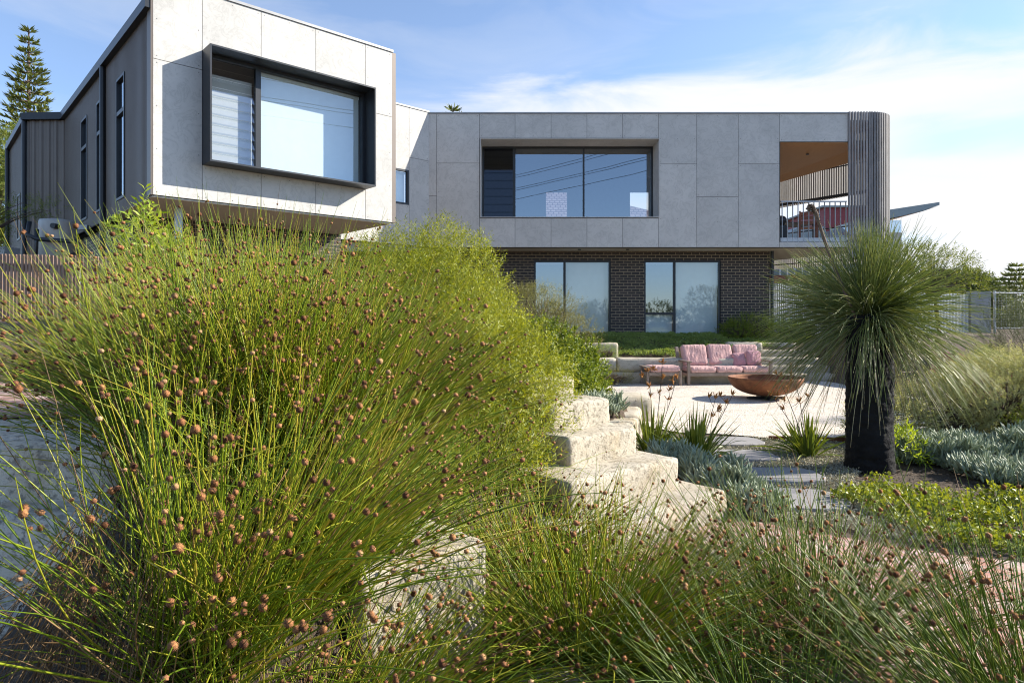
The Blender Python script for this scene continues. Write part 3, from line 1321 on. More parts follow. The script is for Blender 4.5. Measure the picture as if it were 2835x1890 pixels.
eg = [0] + [v for w in sw for v in w] + [LS]
for i in range(0, len(eg), 2):
    ribbed("corrugated_wall", FS, eg[i], eg[i + 1], ZB - .02, ZS, .076, .034, M["clad"])
for w in sw:
    ribbed("corrugated_wall", FS, w[0], w[1], sz1, ZS, .076, .034, M["clad"])
    ribbed("corrugated_wall", FS, w[0], w[1], ZB - .02, sz0, .076, .034, M["clad"])
    tz = 5.66
    window(FS, w[0], w[1], sz0, sz1, .03, [(w[0] + .05, w[1] - .05, tz - .04, tz + .04)],
           [(w[0] + .05, w[1] - .05, tz + .04, sz1 - .05, "glass", 0), (w[0] + .05, w[1] - .05, sz0 + .05, tz - .04, "glass", 0)], .05, .12)
b = MB()
b.box(.02, LS, -.3, -.12, ZB, ZS, FS)
b.build("inner_lining", M["seam"], house)
b = MB()
b.box(.0, LS + .12, -.02, .12, ZS - .05, ZS + .13, FS)
b.build("gutter", M["charcoal"], house)
b = MB()
for s in (3.58,):
    b.tube([FS(np.array([(s, .07, z)]))[0] for z in (2.2, 4, ZS - .02)], .055, 10)
b.build("downpipe", M["charcoal"], house)
# stepped-out return and the wall beyond it
Cc = A + DN * LS
Dd = np.array((-12.85, 17.75))
tcd = unit((Cc - Dd)[None])[0]
FD = Frame(Dd[0], Dd[1], tcd, (tcd[1], -tcd[0]))
ribbed("corrugated_wall", FD, 0, float(np.linalg.norm(Cc - Dd)), 1.9, ZS, .19, .03, M["clad"])
b = MB()
b.box(-.12, float(np.linalg.norm(Cc - Dd)), -.02, .12, ZS - .05, ZS + .13, FD)
b.build("gutter", M["charcoal"], house)
FE = Frame(Dd[0], Dd[1], DN, (-DN[1], DN[0]))
ribbed("corrugated_wall", FE, 0, 4.2, 1.9, ZS, .076, .034, M["clad"])
window(FE, 1.5, 2.2, 3.9, 5.2, .03, [], [(1.55, 2.15, 3.95, 5.15, "glass", 0)], .05)
b = MB()
b.box(-.05, 4.3, -.02, .12, ZS - .05, ZS + .13, FE)
b.build("gutter", M["charcoal"], house)
for s in (.08, 4.1):
    b = MB()
    b.tube([FE(np.array([(s, .08, z)]))[0] for z in (1.9, 4, ZS - .02)], .06, 10)
    b.build("downpipe", M["charcoal"], house)
# wing roof, inner end wall, underside, brick below
far = Cc + DT * LA
Bp = A + DT * LA
b = MB()
b.prism([tuple(A + DN * .1), tuple(Bp + DN * .1), tuple(far), tuple(Cc)], ZS - .03, ZS)
b.build("roof", M["coping"], house)
b = MB()
FBk = Frame(Bp[0], Bp[1], DN, (DN[1], -DN[0]))
b.box(.0, LS, -.02, .10, ZB, ZA, FBk)
b.build("side_wall", M["clad"], house)
b = MB()
b.prism([tuple(A + DN * .02 + DT * .0), tuple(Bp + DN * .02), tuple(Bp + DN * 3.6), tuple(A + DN * 3.6)], ZB - .03, ZB - .005)
b.build("soffit", M["soffit"], house)
b = MB()
FW = Frame(*(A + DN * 2.4 + DT * .25), DT, (DT[1], -DT[0]))
b.box(0, LA - .2, -.2, 0, .8, ZB - .03, FW)
FW2 = Frame(*(A + DN * 2.4 + DT * .25), DN, (-DN[1], DN[0]))
b.box(.0, 6.1, -.2, 0, .8, ZB - .03, FW2)
b.build("brick_wall", M["brick"], house)
b = MB()
FP = Frame(*(A + DN * .75 + DT * .62), DT, (DT[1], -DT[0]))
b.box(-.055, .055, -.055, .055, .9, ZB - .03, FP)
b.build("post", M["galv"], house)
b = MB()
q = FS(np.array([(5.35, .10, 3.72)]))[0]
b.box(q[0] - .10, q[0] + .10, q[1] - .06, q[1] + .05, q[2] - .05, q[2] + .05)
b.tube([(q[0], q[1], q[2] - .05), (q[0] + .05, q[1] + .08, q[2] - .16)], .02, 6)
b.build("floodlight", M["galv"], house)

# ================================================================== STONES
def stone(label, x, y, z0, L, W, H, rz, mat="stone", res=.07, r=.05, amp=.03, freq=3.0, group=None, name="limestone_block"):
    V, F = grid_box(L, W, H, res, r, amp, freq, rng.random() * 50)
    me = bpy.data.meshes.new(name)
    me.from_pydata(V.tolist(), [], F)
    o = link(name, me, M[mat], None, True)
    o.location = (x, y, z0)
    o.rotation_euler = (0, 0, rz)
    tag(o, label, "stone block" if name == "limestone_block" else "stepping stone", group)
    return o


A42 = math.atan2(DT[1], DT[0])


def step_block(label, Rx, Ry, L, top, depth, res=.038, group="limestone steps beside the shrub"):
    """Stone whose front edge runs back along -DT from its far corner (Rx, Ry); body goes up the slope along DN."""
    c = np.array((Rx, Ry)) - DT * L / 2 + DN * depth / 2
    return stone(label, c[0], c[1], -.05, L, depth, top + .05, A42, "stone", res, .03, .026, 3.2, group)


step_block("wide lowest limestone step with a rounded nose beside the brick path", 1.72, 5.33, 1.75, .22, .55)
step_block("second limestone step up from the brick path, its end rounded off", 1.36, 5.42, 1.30, .46, .62)
step_block("third limestone step with a square corner behind the chalk sticks", 1.07, 5.62, .86, .68, .62)
step_block("fourth limestone step, pitted grey block just below the shrub", .86, 5.83, .74, .89, .6)
step_block("small topmost limestone step half buried in the fine leaved shrub", .60, 6.35, .65, 1.04, .6)
# edge of the court
stone("tall smooth limestone block at the corner of the gravel court behind strappy leaves", 1.78, 10.75, -.05, .80, .75, .44, .15, "stone_cut", .06, .08, .02, 2)
stone("short limestone block between the court and the round leaved shrub", 1.36, 13.3, -.05, .6, .9, .32, .1, "stone_cut", .07, .06, .02)
stone("limestone edging block between the strappy clump and the small grey succulents", 1.20, 7.75, -.05, .42, 1.0, .44, -.30, "stone", .05, .05, .03)
stone("pale limestone block under the grey succulents at the court edge", 1.52, 9.0, -.05, .45, 1.1, .42, -.2, "stone", .06, .07, .03)
# back retaining wall, two courses
for i, (x0, x1, t) in enumerate([(1.55, 2.66, "cream limestone block at the shrub end of the low wall behind the ottoman"), (2.68, 4.62, "longest limestone block in the low wall behind the ottoman"),
                                 (4.64, 6.15, "limestone block of the low wall hidden behind the pink sofa")]):
    stone(t, (x0 + x1) / 2, 17.2, .30, x1 - x0, .5, .34, 0, "stone_cut", .08, .05, .02)
for i, (x0, x1, t) in enumerate([(1.85, 4.4, "lower limestone course behind the wispy grass and ottoman"), (4.42, 6.15, "lower limestone course under the back of the sofa")]):
    stone(t, (x0 + x1) / 2, 17.15, -.03, x1 - x0, .55, .32, 0, "stone_cut", .08, .05, .02)
stone("rough limestone block below the window with the grey tuft before it", 2.35, 18.05, .5, 1.0, .5, .50, -.05, "stone", .07, .06, .03)
stone("rough limestone block peeping out of the ground cover behind the sofa", 6.45, 18.75, .70, 1.0, .5, .30, 0, "stone", .07, .06, .03)
# steps from the court to the terrace
xr = [9.05, 8.55, 8.45, 8.30, 8.15]
for i in range(5):
    y = 17.55 + .40 * i
    nm = ["lowest of the five sawn limestone steps beyond the fire bowl", "second of the five sawn limestone steps beyond the fire bowl", "third of the five sawn limestone steps, level with the sofa arm",
          "fourth of the five sawn limestone steps behind the cushion", "topmost sawn limestone step against the ground cover"][i]
    stone(nm, (6.2 + xr[i]) / 2, y + .30, -.03, xr[i] - 6.2, .62, .22 + .195 * i, 0, "stone_cut", .09, .03, .01, 2, "terrace steps")
# steps on the shaded side of the rushes
for (x0, x1, y, d, top, t) in [(-4.6, -1.62, 1.75, .75, .06, "lowest grey limestone slab in dappled shade by the rushes"), (-4.8, -1.52, 2.36, .70, .36, "second grey limestone step in the shade of the rushes"),
                               (-5.0, -1.70, 2.93, .60, .68, "third grey limestone step in the shade of the rushes"), (-5.4, -1.95, 3.26, 1.15, .935, "broad top limestone step below the brick landing")]:
    stone(t, (x0 + x1) / 2, y + d / 2, -.3, x1 - x0, d, top + .3, .03, "stone_shade", .07, .07, .045, 1.7, "limestone steps in the shade")
# end of the low garden wall, lit on its face
c = np.array((-.10, 2.88)) - DT * .31 + DN * .25
stone("bright rough cut end block of the garden wall beneath the rushes", c[0], c[1], -.03, .62, .5, .64, A42, "stone", .035, .025, .02, 5)
stone("low pale stone at the foot of the garden wall among the rushes", .08, 2.62, -.05, .55, .4, .14, .5, "stone", .05, .05, .03)

# stepping stones
def flag(label, cx, cy, rx, ry, rz):
    n = 16
    pts = []
    for k in range(n):
        a = k * 2 * math.pi / n
        e = 3.2
        c_, s_ = math.cos(a), math.sin(a)
        r = (abs(c_) ** e + abs(s_) ** e) ** (-1 / e) * (1 + .10 * (random.random() - .5))
        pts.append((r * c_ * rx, r * s_ * ry))
    b = MB()
    b.prism(pts, -.02, .035)
    me_o = b.build("stepping_stone", M["slate"], None, False, .008)
    me_o.location = (cx, cy, .004)
    me_o.rotation_euler = (0, 0, rz)
    tag(me_o, label, "stepping stone", "grey stepping stones")


flag("grey stepping stone nearest the gravel court", 2.84, 8.55, .36, .29, .1)
flag("pale stepping stone between the chalk sticks and the grass tree trunk", 2.62, 7.66, .40, .30, -.1)
flag("broad stepping stone with a dark shadow over half of it", 2.70, 6.67, .38, .32, .05)
flag("large pale stepping stone beside the brick path, seen through the rushes", 2.50, 5.77, .37, .34, .02)
b = MB()
pts = [(3.35, 8.72), (4.2, 8.6), (5.2, 8.62), (6.2, 8.95)]
for a, c in zip(pts[:-1], pts[1:]):
    b.prism([a, c, (c[0], c[1] + .008), (a[0], a[1] + .008)], 0, .07)
tag(b.build("steel_edging", M["rust"]), "thin rusty steel edging strip along the front of the gravel court", "edging")

# ================================================================== FIRE BOWL
fx, fy = 5.12, 13.5
bowl = thing("fire_bowl", "wide rusted steel fire bowl on a dark plate in the gravel court", "fire bowl", (fx, fy, 0))
LOCAL.add(bowl.name)
n, prof = 64, []
R_, D_ = .725, .38
for k in range(15):
    a = k / 14 * math.pi / 2
    prof.append((R_ * math.sin(a) ** .92, .07 + D_ * (1 - math.cos(a)) ** 1.02))
prof[0] = (.01, prof[0][1])
inner = [(max(r - .014, .005), z + (.014 if i < 12 else 0)) for i, (r, z) in enumerate(prof)][::-1]
full = prof + inner
V = [(r * math.cos(a), r * math.sin(a), z) for r, z in full for a in np.arange(n) * 2 * math.pi / n]
F = [(i * n + k, i * n + (k + 1) % n, (i + 1) * n + (k + 1) % n, (i + 1) * n + k) for i in range(len(full) - 1) for k in range(n)]
me = bpy.data.meshes.new("bowl")
me.from_pydata(V, [], F)
link("bowl", me, M["rust"], bowl, True)
b = MB()
b.box(-.36, .36, -.055, .055, .0, .055)
b.box(-.055, .055, -.36, -.056, .0, .055)
b.box(-.055, .055, .056, .36, .0, .055)
b.tube([(0, 0, .055), (0, 0, .085)], .10, 16)
b.build("stand", M["charcoal"], bowl)

# ================================================================== SOFA
def fabric(name, col, seam=.05):
    m, N, L, b, o = new_mat(name)
    v = pos_vec(N, L, obj=True)
    n = noise(N, L, v, 4, 4, .6, .4)
    c = np.array(col)
    r = ramp(N, [(.3, tuple(c * .93)), (.7, tuple(np.clip(c * 1.05, 0, 1)))])
    L.new(n.outputs[0], r.inputs[0])
    L.new(r.outputs[0], b.inputs["Base Color"])
    b.inputs["Roughness"].default_value = .95
    b.inputs["Specular IOR Level"].default_value = .1
    b.inputs["Sheen Weight"].default_value = .2
    v2 = pos_vec(N, L, (6, 6, 2.2), True)
    n2 = noise(N, L, v2, 1.7, 4, .55, 1.2)
    n3 = noise(N, L, v, 300, 2)
    ad = N.new("ShaderNodeMath")
    ad.operation = "MULTIPLY_ADD"
    L.new(n3.outputs[0], ad.inputs[0])
    ad.inputs[1].default_value = .04
    L.new(n2.outputs[0], ad.inputs[2])
    bump(N, L, b, ad.outputs[0], .8, .09)
    return m


M["pink"] = fabric("faded_pink_canvas", (.62, .385, .355))
M["pink2"] = fabric("rose_cushion_cloth", (.50, .27, .285))
M["red"] = fabric("faded_red_cushion", (.45, .13, .11))


def cushion(name, parent, cx, cy, cz, L, W, H, mat, tilt=0.0, turn=0.0, r=.07, puff=.03, roll=0.0):
    V, F = grid_box(L, W, H, .028, r, .016, 5.0, rng.random() * 40, puff)
    me = bpy.data.meshes.new(name)
    V = V - np.array((0, 0, H / 2))
    me.from_pydata(V.tolist(), [], F)
    o = link(name, me, mat, parent, True)
    o.location = (cx, cy, cz)
    o.rotation_euler = (tilt, roll, turn)
    return o


def bar(b, x0, x1, y0, y1, z0, z1):
    b.box(x0, x1, y0, y1, z0, z1)


def sofa(label, loc, rz, n=3, mat="pink", w=.68, name="garden_sofa", cat="sofa", group=None):
    t = thing(name, label, cat, loc, rz, group)
    LOCAL.add(t.name)
    Wd = w * n + .16
    x0, x1 = 0, Wd
    for (x, y) in ((.035, .035), (x1 - .035, .035)):
        b = MB()
        bar(b, x - .035, x + .035, y - .035, y + .035, 0, .56)
        b.build("leg", M["teak"], t, False, .006)
    for x in (.035, x1 - .035):
        b = MB()
        V = np.array([(sx * .035 + x, yy, zz) for sx in (-1, 1) for yy, zz in ((.62, 0), (.70, 0), (.72, .45), (.90, .90), (.83, .92), (.63, .45))])
        b.add(V, [(0, 1, 2, 3, 4, 5)[::-1], (6, 7, 8, 9, 10, 11)] + [(i, (i + 1) % 6, 6 + (i + 1) % 6, 6 + i) for i in range(6)])
        b.build("leg", M["teak"], t, False, .006)
    for x in (.045, x1 - .045):
        b = MB()
        b.box(x - .055, x + .055, -.03, .80, .562, .595)
        b.build("armrest", M["teak"], t, False, .01)
    b = MB()
    b.box(.072, x1 - .072, .02, .055, .22, .30)
    b.box(.072, x1 - .072, .64, .68, .22, .30)
    for x in (.035, x1 - .035):
        b.box(x - .02, x + .02, .072, .62, .22, .29)
    for y in np.arange(.10, .62, .09):
        b.box(.072, x1 - .072, y, y + .06, .265, .285)
    b.build("seat_frame", M["teak"], t, False, .004)
    b = MB()
    for k in range(9):
        z = .36 + k * .062
        y = .66 + (z - .45) * .40
        b.box(.073, x1 - .073, y + .03, y + .05, z, z + .045)
    b.build("back_slats", M["teak"], t)
    for k in range(n):
        xc = .08 + w * (k + .5)
        cushion("seat_cushion", t, xc, .33, .375, w * .99, .66, .155, M[mat], .02, 0, .07, .025)
        cushion("back_cushion", t, xc + random.uniform(-.01, .01), .62, .70 + random.uniform(-.012, .012), w * .97, .17, .56, M[mat], -.36, random.uniform(-.03, .03), .085, .0, random.uniform(-.02, .02))
    return t


so = sofa("long weathered teak sofa with three faded pink seat and back cushions", (4.30, 16.35, .006), math.radians(7))
ca, sa = math.cos(math.radians(7)), math.sin(math.radians(7))


def on_sofa(x, y, z):
    return (4.30 + ca * x - sa * y, 16.35 + sa * x + ca * y, z)


for (x, y, z, s, m_, tl, rl, lab) in [(1.90, .40, .64, .40, "pink2", -.30, .06, "square rose throw cushion propped against the end of the sofa"),
                                      (1.55, .47, .60, .36, "pink2", -.38, -.04, "dull pink throw cushion lying low beside the square rose one")]:
    V, F = grid_box(s, .14, s, .03, .065, .01, 5, rng.random() * 30)
    V = V - np.array((0, 0, s / 2))
    u = np.abs(V[:, [0, 2]]) / (s / 2)
    V[:, 1] *= 1.15 - .75 * np.clip(np.max(u, 1), 0, 1) ** 3
    me = bpy.data.meshes.new("throw_cushion")
    me.from_pydata(V.tolist(), [], F)
    o = link("throw_cushion", me, M[m_], None, True)
    o.location = on_sofa(x, y, z)
    o.rotation_euler = (tl, rl, math.radians(7))
    tag(o, lab, "cushion", "throw cushions on the sofa")

ot = thing("ottoman", "low weathered teak ottoman with one pink cushion beside the sofa arm", "ottoman", (3.28, 16.22, .006), math.radians(4))
LOCAL.add(ot.name)
for (x, y) in ((.03, .03), (.83, .03), (.03, .60), (.83, .60)):
    b = MB()
    b.box(x - .03, x + .03, y - .03, y + .03, 0, .37 if x > .5 else .44)
    b.build("leg", M["teak"], ot, False, .005)
b = MB()
b.box(.062, .798, .015, .045, .24, .32)
b.box(.062, .798, .585, .615, .24, .32)
b.box(.015, .045, .062, .568, .24, .32)
b.box(.815, .845, .062, .568, .24, .32)
for y in np.arange(.09, .56, .09):
    b.box(.062, .798, y, y + .06, .285, .305)
b.build("seat_frame", M["teak"], ot, False, .004)
b = MB()
b.box(-.03, .085, -.03, .66, .441, .465)
b.build("side_rail", M["teak"], ot, False, .006)
cushion("seat_cushion", ot, .47, .32, .40, .76, .62, .16, M["pink"], 0, 0, .06, .03)

# second seat group half hidden behind the grass tree
sofa("faded red cushioned teak armchair half hidden behind the grass tree leaves", (7.35, 11.35, .006), math.radians(-62), 1, "red", .66, "garden_armchair", "armchair", "armchairs across the court")
sofa("red cushioned teak armchair farther back behind the grass tree crown", (7.5, 12.9, .006), math.radians(-80), 1, "red", .66, "garden_armchair", "armchair", "armchairs across the court")

# ================================================================== BALCONY FURNITURE
M["red_timber"] = mat_wood("red_brown_timber", (.16, .05, .025), (.28, .10, .05), (2, 2, 2), .55, True)


def balcony_chair(label, loc, rz, group):
    t = thing("balcony_chair", label, "chair", loc, rz, group)
    LOCAL.add(t.name)
    for (x, y, h) in ((-.24, -.24, .62), (.24, -.24, .62), (-.24, .24, .92), (.24, .24, .92)):
        b = MB()
        b.box(x - .022, x + .022, y - .022, y + .022, 0, h)
        b.build("leg", M["red_timber"], t)
    b = MB()
    for k in range(6):
        b.box(-.215, .215, -.23 + k * .08, -.17 + k * .08, .42, .44)
    b.build("slatted_seat", M["red_timber"], t)
    b = MB()
    for z in (.52, .66, .80):
        b.box(-.217, .217, .23, .25, z, z + .09)
    b.build("slatted_back", M["red_timber"], t)
    for x in (-.24, .24):
        b = MB()
        b.box(x - .03, x + .03, -.27, .217, .621, .645)
        b.build("armrest", M["red_timber"], t)
    return t


zf = FZ(549)
balcony_chair("red brown timber chair with its back to the railing on the balcony", (8.95, 20.2, zf), math.radians(160), "balcony chairs")
t = thing("balcony_table", "dark slatted table on the balcony behind the railing", "table", (8.75, 21.4, zf), .2)
LOCAL.add(t.name)
b = MB()
for k in range(9):
    b.box(-.85, .85, -.45 + k * .1, -.36 + k * .1, .70, .73)
b.build("slatted_top", M["charcoal"], t)
for (x, y) in ((-.75, -.38), (.75, -.38), (-.75, .38), (.75, .38)):
    b = MB()
    b.box(x - .03, x + .03, y - .03, y + .03, 0, .70)
    b.build("leg", M["charcoal"], t)
t = thing("barbecue", "dark covered barbecue at the inner end of the balcony", "barbecue", (8.12, 20.6, zf), 0)
LOCAL.add(t.name)
b = MB()
b.box(-.28, .28, -.25, .25, .05, .55)
b.build("cabinet", M["charcoal"], t, False, .02)
V, F = grid_box(.6, .5, .3, .06, .14)
me = bpy.data.meshes.new("hood")
me.from_pydata((V + np.array((0, 0, .551))).tolist(), [], F)
link("hood", me, M["charcoal"], t, True)

# ================================================================== FENCES, GATE, SERVICES
fence = thing("timber_slat_fence", "brown upright slat fence in front of the dark side of the house", "fence", (-9, 10.6, 1.5))
b, b2, n_ = MB(), MB(), 0
p0, p1 = np.array((-13.2, 11.4)), np.array((-4.9, 9.9))
tf = unit((p1 - p0)[None])[0]
FFn = Frame(p0[0], p0[1], tf, (tf[1], -tf[0]))
Lf = float(np.linalg.norm(p1 - p0))
for s in np.arange(0, Lf, .066):
    q = p0 + tf * s
    zt = 2.83 - .045 * s * .9
    b.box(s, s + .040, 0, .019, 1.3, zt + random.uniform(-.006, .006), FFn)
b.build("slat_panel", M["fence_timber"], fence)
for z in (.18, 1.05):
    b2.add(FFn(np.array([(s, p, 2.83 - .0405 * s - z + dz) for s in (0, Lf) for p in (-.045, -.002) for dz in (0, .05)])), [(0, 1, 3, 2), (4, 6, 7, 5), (0, 4, 5, 1), (2, 3, 7, 6), (0, 2, 6, 4), (1, 5, 7, 3)])
b2.build("rail_frame", M["galv"], fence)
for s in np.arange(.9, Lf, 1.9):
    b = MB()
    b.box(s, s + .05, -.10, -.047, 1.2, 2.80 - .0405 * s, FFn)
    b.build("fence_post", M["galv"], fence)

# hot water cylinder
M["tank"] = plain("painted_tank", (.42, .405, .375), .45, .1, .04)
tk = thing("water_heater", "pale grey hot water cylinder with black pipes beyond the slat fence", "water heater", (-9.45, 13.9, 2.05))
b = MB()
x, y = -9.45, 13.9
b.tube([(x, y, 2.05), (x, y, 3.60), (x, y, 3.66), (x, y, 3.68)], [.335, .335, .32, .2], 36)
b.build("cylinder", M["tank"], tk, True)
b = MB()
b.tube([(x - .28, y - .42, 3.58), (x - .30, y - .46, 3.32), (x - .1, y - .48, 3.22), (x + .75, y - .40, 3.17), (x + .82, y - .38, 3.0), (x + .82, y - .38, 2.2)], .045, 8)
b.build("pipe", M["charcoal"], tk, True)
b = MB()
b.tube([(x - .1, y - .47, 3.42), (x - .1, y - .48, 2.8), (x + .8, y - .34, 2.98)], .04, 8)
b.build("pipe", M["charcoal"], tk, True)
b = MB()
b.tube([(x + .18, y - .28, 3.5), (x + .18, y - .42, 3.5)], .055, 10)
b.build("valve", M["charcoal"], tk)
# white planter with flowers
M["white"] = plain("white_paint", (.70, .70, .70), .5, 0, .04)
pl = thing("flower_pot", "small white tapered pot of purple flowers by the dark downpipe", "plant pot", (-11.6, 15.2, 3.0))
b = MB()
x, y = -11.6, 15.2
V = [(x + sx * w, y + sy * w, z) for w, z in ((.16, 2.1), (.24, 3.25), (.21, 3.25), (.20, 3.12)) for sx, sy in ((-1, -1), (1, -1), (1, 1), (-1, 1))]
b.add(V, [(i * 4 + k, i * 4 + (k + 1) % 4, i * 4 + 4 + (k + 1) % 4, i * 4 + 4 + k) for i in range(3) for k in range(4)] + [(12, 13, 14, 15), (0, 3, 2, 1)])
b.build("pot", M["white"], pl)

# galvanised slat fence across the back, gate post and pipe gate
gf = thing("steel_slat_fence", "tall galvanised upright slat fence running back to the concrete pier", "fence", (14, 25, 1.1))
p0, p1 = np.array((8.3, 22.2)), np.array((19.2, 28.0))
tf = unit((p1 - p0)[None])[0]
FG = Frame(p0[0], p0[1], tf, (tf[1], -tf[0]))
Lf = float(np.linalg.norm(p1 - p0))
b = MB()
for s in np.arange(0, Lf, .105):
    b.box(s, s + .045, -.025, .025, 1.12, 2.86 - .012 * s, FG)
b.build("slat_panel", M["galv"], gf)
b = MB()
for z in (1.35, 2.7):
    b.box(0, Lf, -.065, -.027, z - .1, z - .06, FG)
b.build("rail_frame", M["galv"], gf)
M["concrete"] = plain("concrete", (.33, .33, .325), .85, 0, .15, 4, .2, 40)
V, F = grid_box(.85, .3, 1.75, .12, .02, .006)
me = bpy.data.meshes.new("gate_pier")
me.from_pydata(V.tolist(), [], F)
o = link("gate_pier", me, M["concrete"])
o.location = (19.55, 28.0, 1.1)
tag(o, "plain grey concrete pier at the end of the steel slat fence", "pier")
gt = thing("pipe_gate", "galvanised pipe frame with mesh beside the concrete pier", "gate", (20.2, 28, 1.1))
b = MB()
b.tube([(20.22, 28, 1.0), (20.22, 28, 2.86)], .05, 8)
b.tube([(20.22, 28, 2.78), (27, 28.4, 2.74)], .035, 8)
b.tube([(26.9, 28.4, 1.0), (26.9, 28.4, 2.86)], .05, 8)
b.tube([(20.22, 28, 1.3), (27, 28.4, 1.28)], .03, 8)
b.build("gate_frame", M["galv"], gt)
b = MB()
for k in range(60):
    x = 20.3 + k * .11
    b.tube([(x, 28.02, 1.3), (x, 28.02, 2.76)], .004, 3, False)
for k in range(13):
    z = 1.35 + k * .11
    b.tube([(20.3, 28.02, z), (26.9, 28.4, z)], .004, 3, False)
b.build("wire_mesh", M["galv"], gt)

# ================================================================== NEIGHBOURS
M["roof_grey"] = plain("grey_sheet_roof", (.26, .30, .30), .5, .2)
M["cream_wall"] = plain("rendered_wall", (.55, .52, .47), .85, 0, .05)
M["red_wall"] = plain("red_corrugated_wall", (.22, .035, .04), .55, .1)
M["brick_red"] = plain("red_brick_wall", (.26, .10, .07), .85, 0, .2, 12)
nb = thing("neighbour_house", "distant house with an upswept grey skillion roof lined in timber", "house", (30, 42, 1.1))


def P3(px, py, d):
    return at(px, py, d)


b = MB()
d0, d1 = 40.0, 44.0
e = [P3(2040, 482, d0), P3(2158, 464, d0), P3(2158, 471, d0), P3(2120, 484, d0), P3(2072, 496, d0), P3(2040, 502, d0)]
V = [tuple(p) for p in e] + [(p[0] + .8, p[1] + 9, p[2] + .15) for p in e]
n = len(e)
b.add(V, [tuple(range(n))[::-1], tuple(range(n, 2 * n))] + [(i, (i + 1) % n, n + (i + 1) % n, n + i) for i in range(n)])
b.build("roof", M["roof_grey"], nb)
b = MB()
e = [P3(2050, 501, d0), P3(2120, 484, d0), P3(2157, 471.3, d0)]
V = [tuple(p + (0, .02, -.03)) for p in e] + [tuple(p + (.8, 9, .12)) for p in e]
b.add(V, [(0, 1, 4, 3), (1, 2, 5, 4)])
b.build("eaves_lining", M["timber_ceiling"], nb)
q0, q1 = P3(1990, 506, d0 + .8), P3(2071, 506, d0 + .8)
b = MB()
b.box(q0[0], q1[0], q0[1], q0[1] + 7, 1.1, EYE + (740 - 530) / K * d0)
b.build("wall", M["cream_wall"], nb)
b = MB()
b.box(q0[0], q1[0], q0[1] + .02, q0[1] + 6.8, EYE + (740 - 529) / K * d0, q0[2])
b.build("window", M["glass"], nb)
nb = thing("neighbour_house", "red corrugated house with a dark gable seen through the balcony railing", "house", (20, 50, 1.1))
b = MB()
a, c = P3(1893, 477, 50), P3(1993, 560, 50)
V = [(a[0], 50, 1.1), (c[0], 50, 1.1), (c[0], 50, a[2]), (a[0], 50, a[2])]
b.box(a[0], c[0], 50, 57, 1.1, a[2])
b.build("wall", M["red_wall"], nb)
b = MB()
b.box(a[0] - .3, c[0] + .3, 49.7, 57.3, a[2], a[2] + .12)
b.build("roof", M["roof_grey"], nb)
b = MB()
e = [P3(1797, 548, 47), P3(1835, 520, 47), P3(1895, 520, 47), P3(1900, 548, 47)]
b.add([tuple(p) for p in e] + [(p[0], p[1] + 6, p[2]) for p in e], [(3, 2, 1, 0), (4, 5, 6, 7), (0, 1, 5, 4), (1, 2, 6, 5), (2, 3, 7, 6)])
b.build("gable_roof", M["roof_grey"], nb)
nb = thing("neighbour_house", "low red brick house with a verandah beneath the balcony", "house", (15, 34, 1.1))
b = MB()
a, c = P3(1700, 640, 34), P3(1990, 640, 34)
b.box(a[0], c[0], 34, 40, 1.1, EYE + (740 - 632) / K * 34)
b.build("wall", M["brick_red"], nb)
b = MB()
b.box(a[0], c[0], 34.2, 40, EYE + (740 - 631) / K * 34, EYE + (740 - 598) / K * 34)
b.build("verandah_wall", M["roof_grey"], nb)
b = MB()
for px in np.arange(1775, 1990, 17.0):
    x = (px - 1176) / K * 33.9
    b.box(x - .03, x + .03, 33.9, 33.96, EYE + (740 - 632) / K * 34, EYE + (740 - 600) / K * 34)
b.build("baluster_frame", M["white"], nb)
b = MB()
b.box(a[0] - .3, c[0] + .3, 33.6, 40.3, EYE + (740 - 597) / K * 34, EYE + (740 - 592) / K * 34)
b.build("roof", M["roof_grey"], nb)
# tiled roof seen right through the upstairs windows
M["tiles"] = None
m, N, L, bb, o_ = new_mat("terracotta_roof_tiles")
g = N.new("ShaderNodeNewGeometry")
sp = N.new("ShaderNodeSeparateXYZ")
L.new(g.outputs["Position"], sp.inputs[0])
cb = N.new("ShaderNodeCombineXYZ")
L.new(sp.outputs[0], cb.inputs[0])
L.new(sp.outputs[2], cb.inputs[1])
tb = brick_nodes(N, L, cb.outputs[0], (.27, .19, .18), (.36, .27, .25), (.12, .08, .08), .32, .19, .03)
L.new(tb.outputs[0], bb.inputs["Base Color"])
M["tiles"] = m
nb = thing("neighbour_house", "house with a pale terracotta tiled roof seen through the upstairs room", "house", (3, 40, 1.1))
b = MB()
ap = P3(1282, 442, 44)
b.add([(ap[0] - 14, 38, 6.2), (ap[0] + 12, 38, 6.2), (ap[0] + .6, 44, ap[2] + .1), (ap[0] - 1.2, 44, ap[2] + .2), (ap[0] - 14, 50, 6.2), (ap[0] + 12, 50, 6.2)],
      [(0, 1, 2, 3), (1, 5, 2), (5, 4, 3, 2), (4, 0, 3)])
b.build("roof", M["tiles"], nb)
b = MB()
b.box(ap[0] - 13.5, ap[0] + 11.5, 38.5, 49.5, 1.1, 6.19)
b.build("wall", M["cream_wall"], nb)

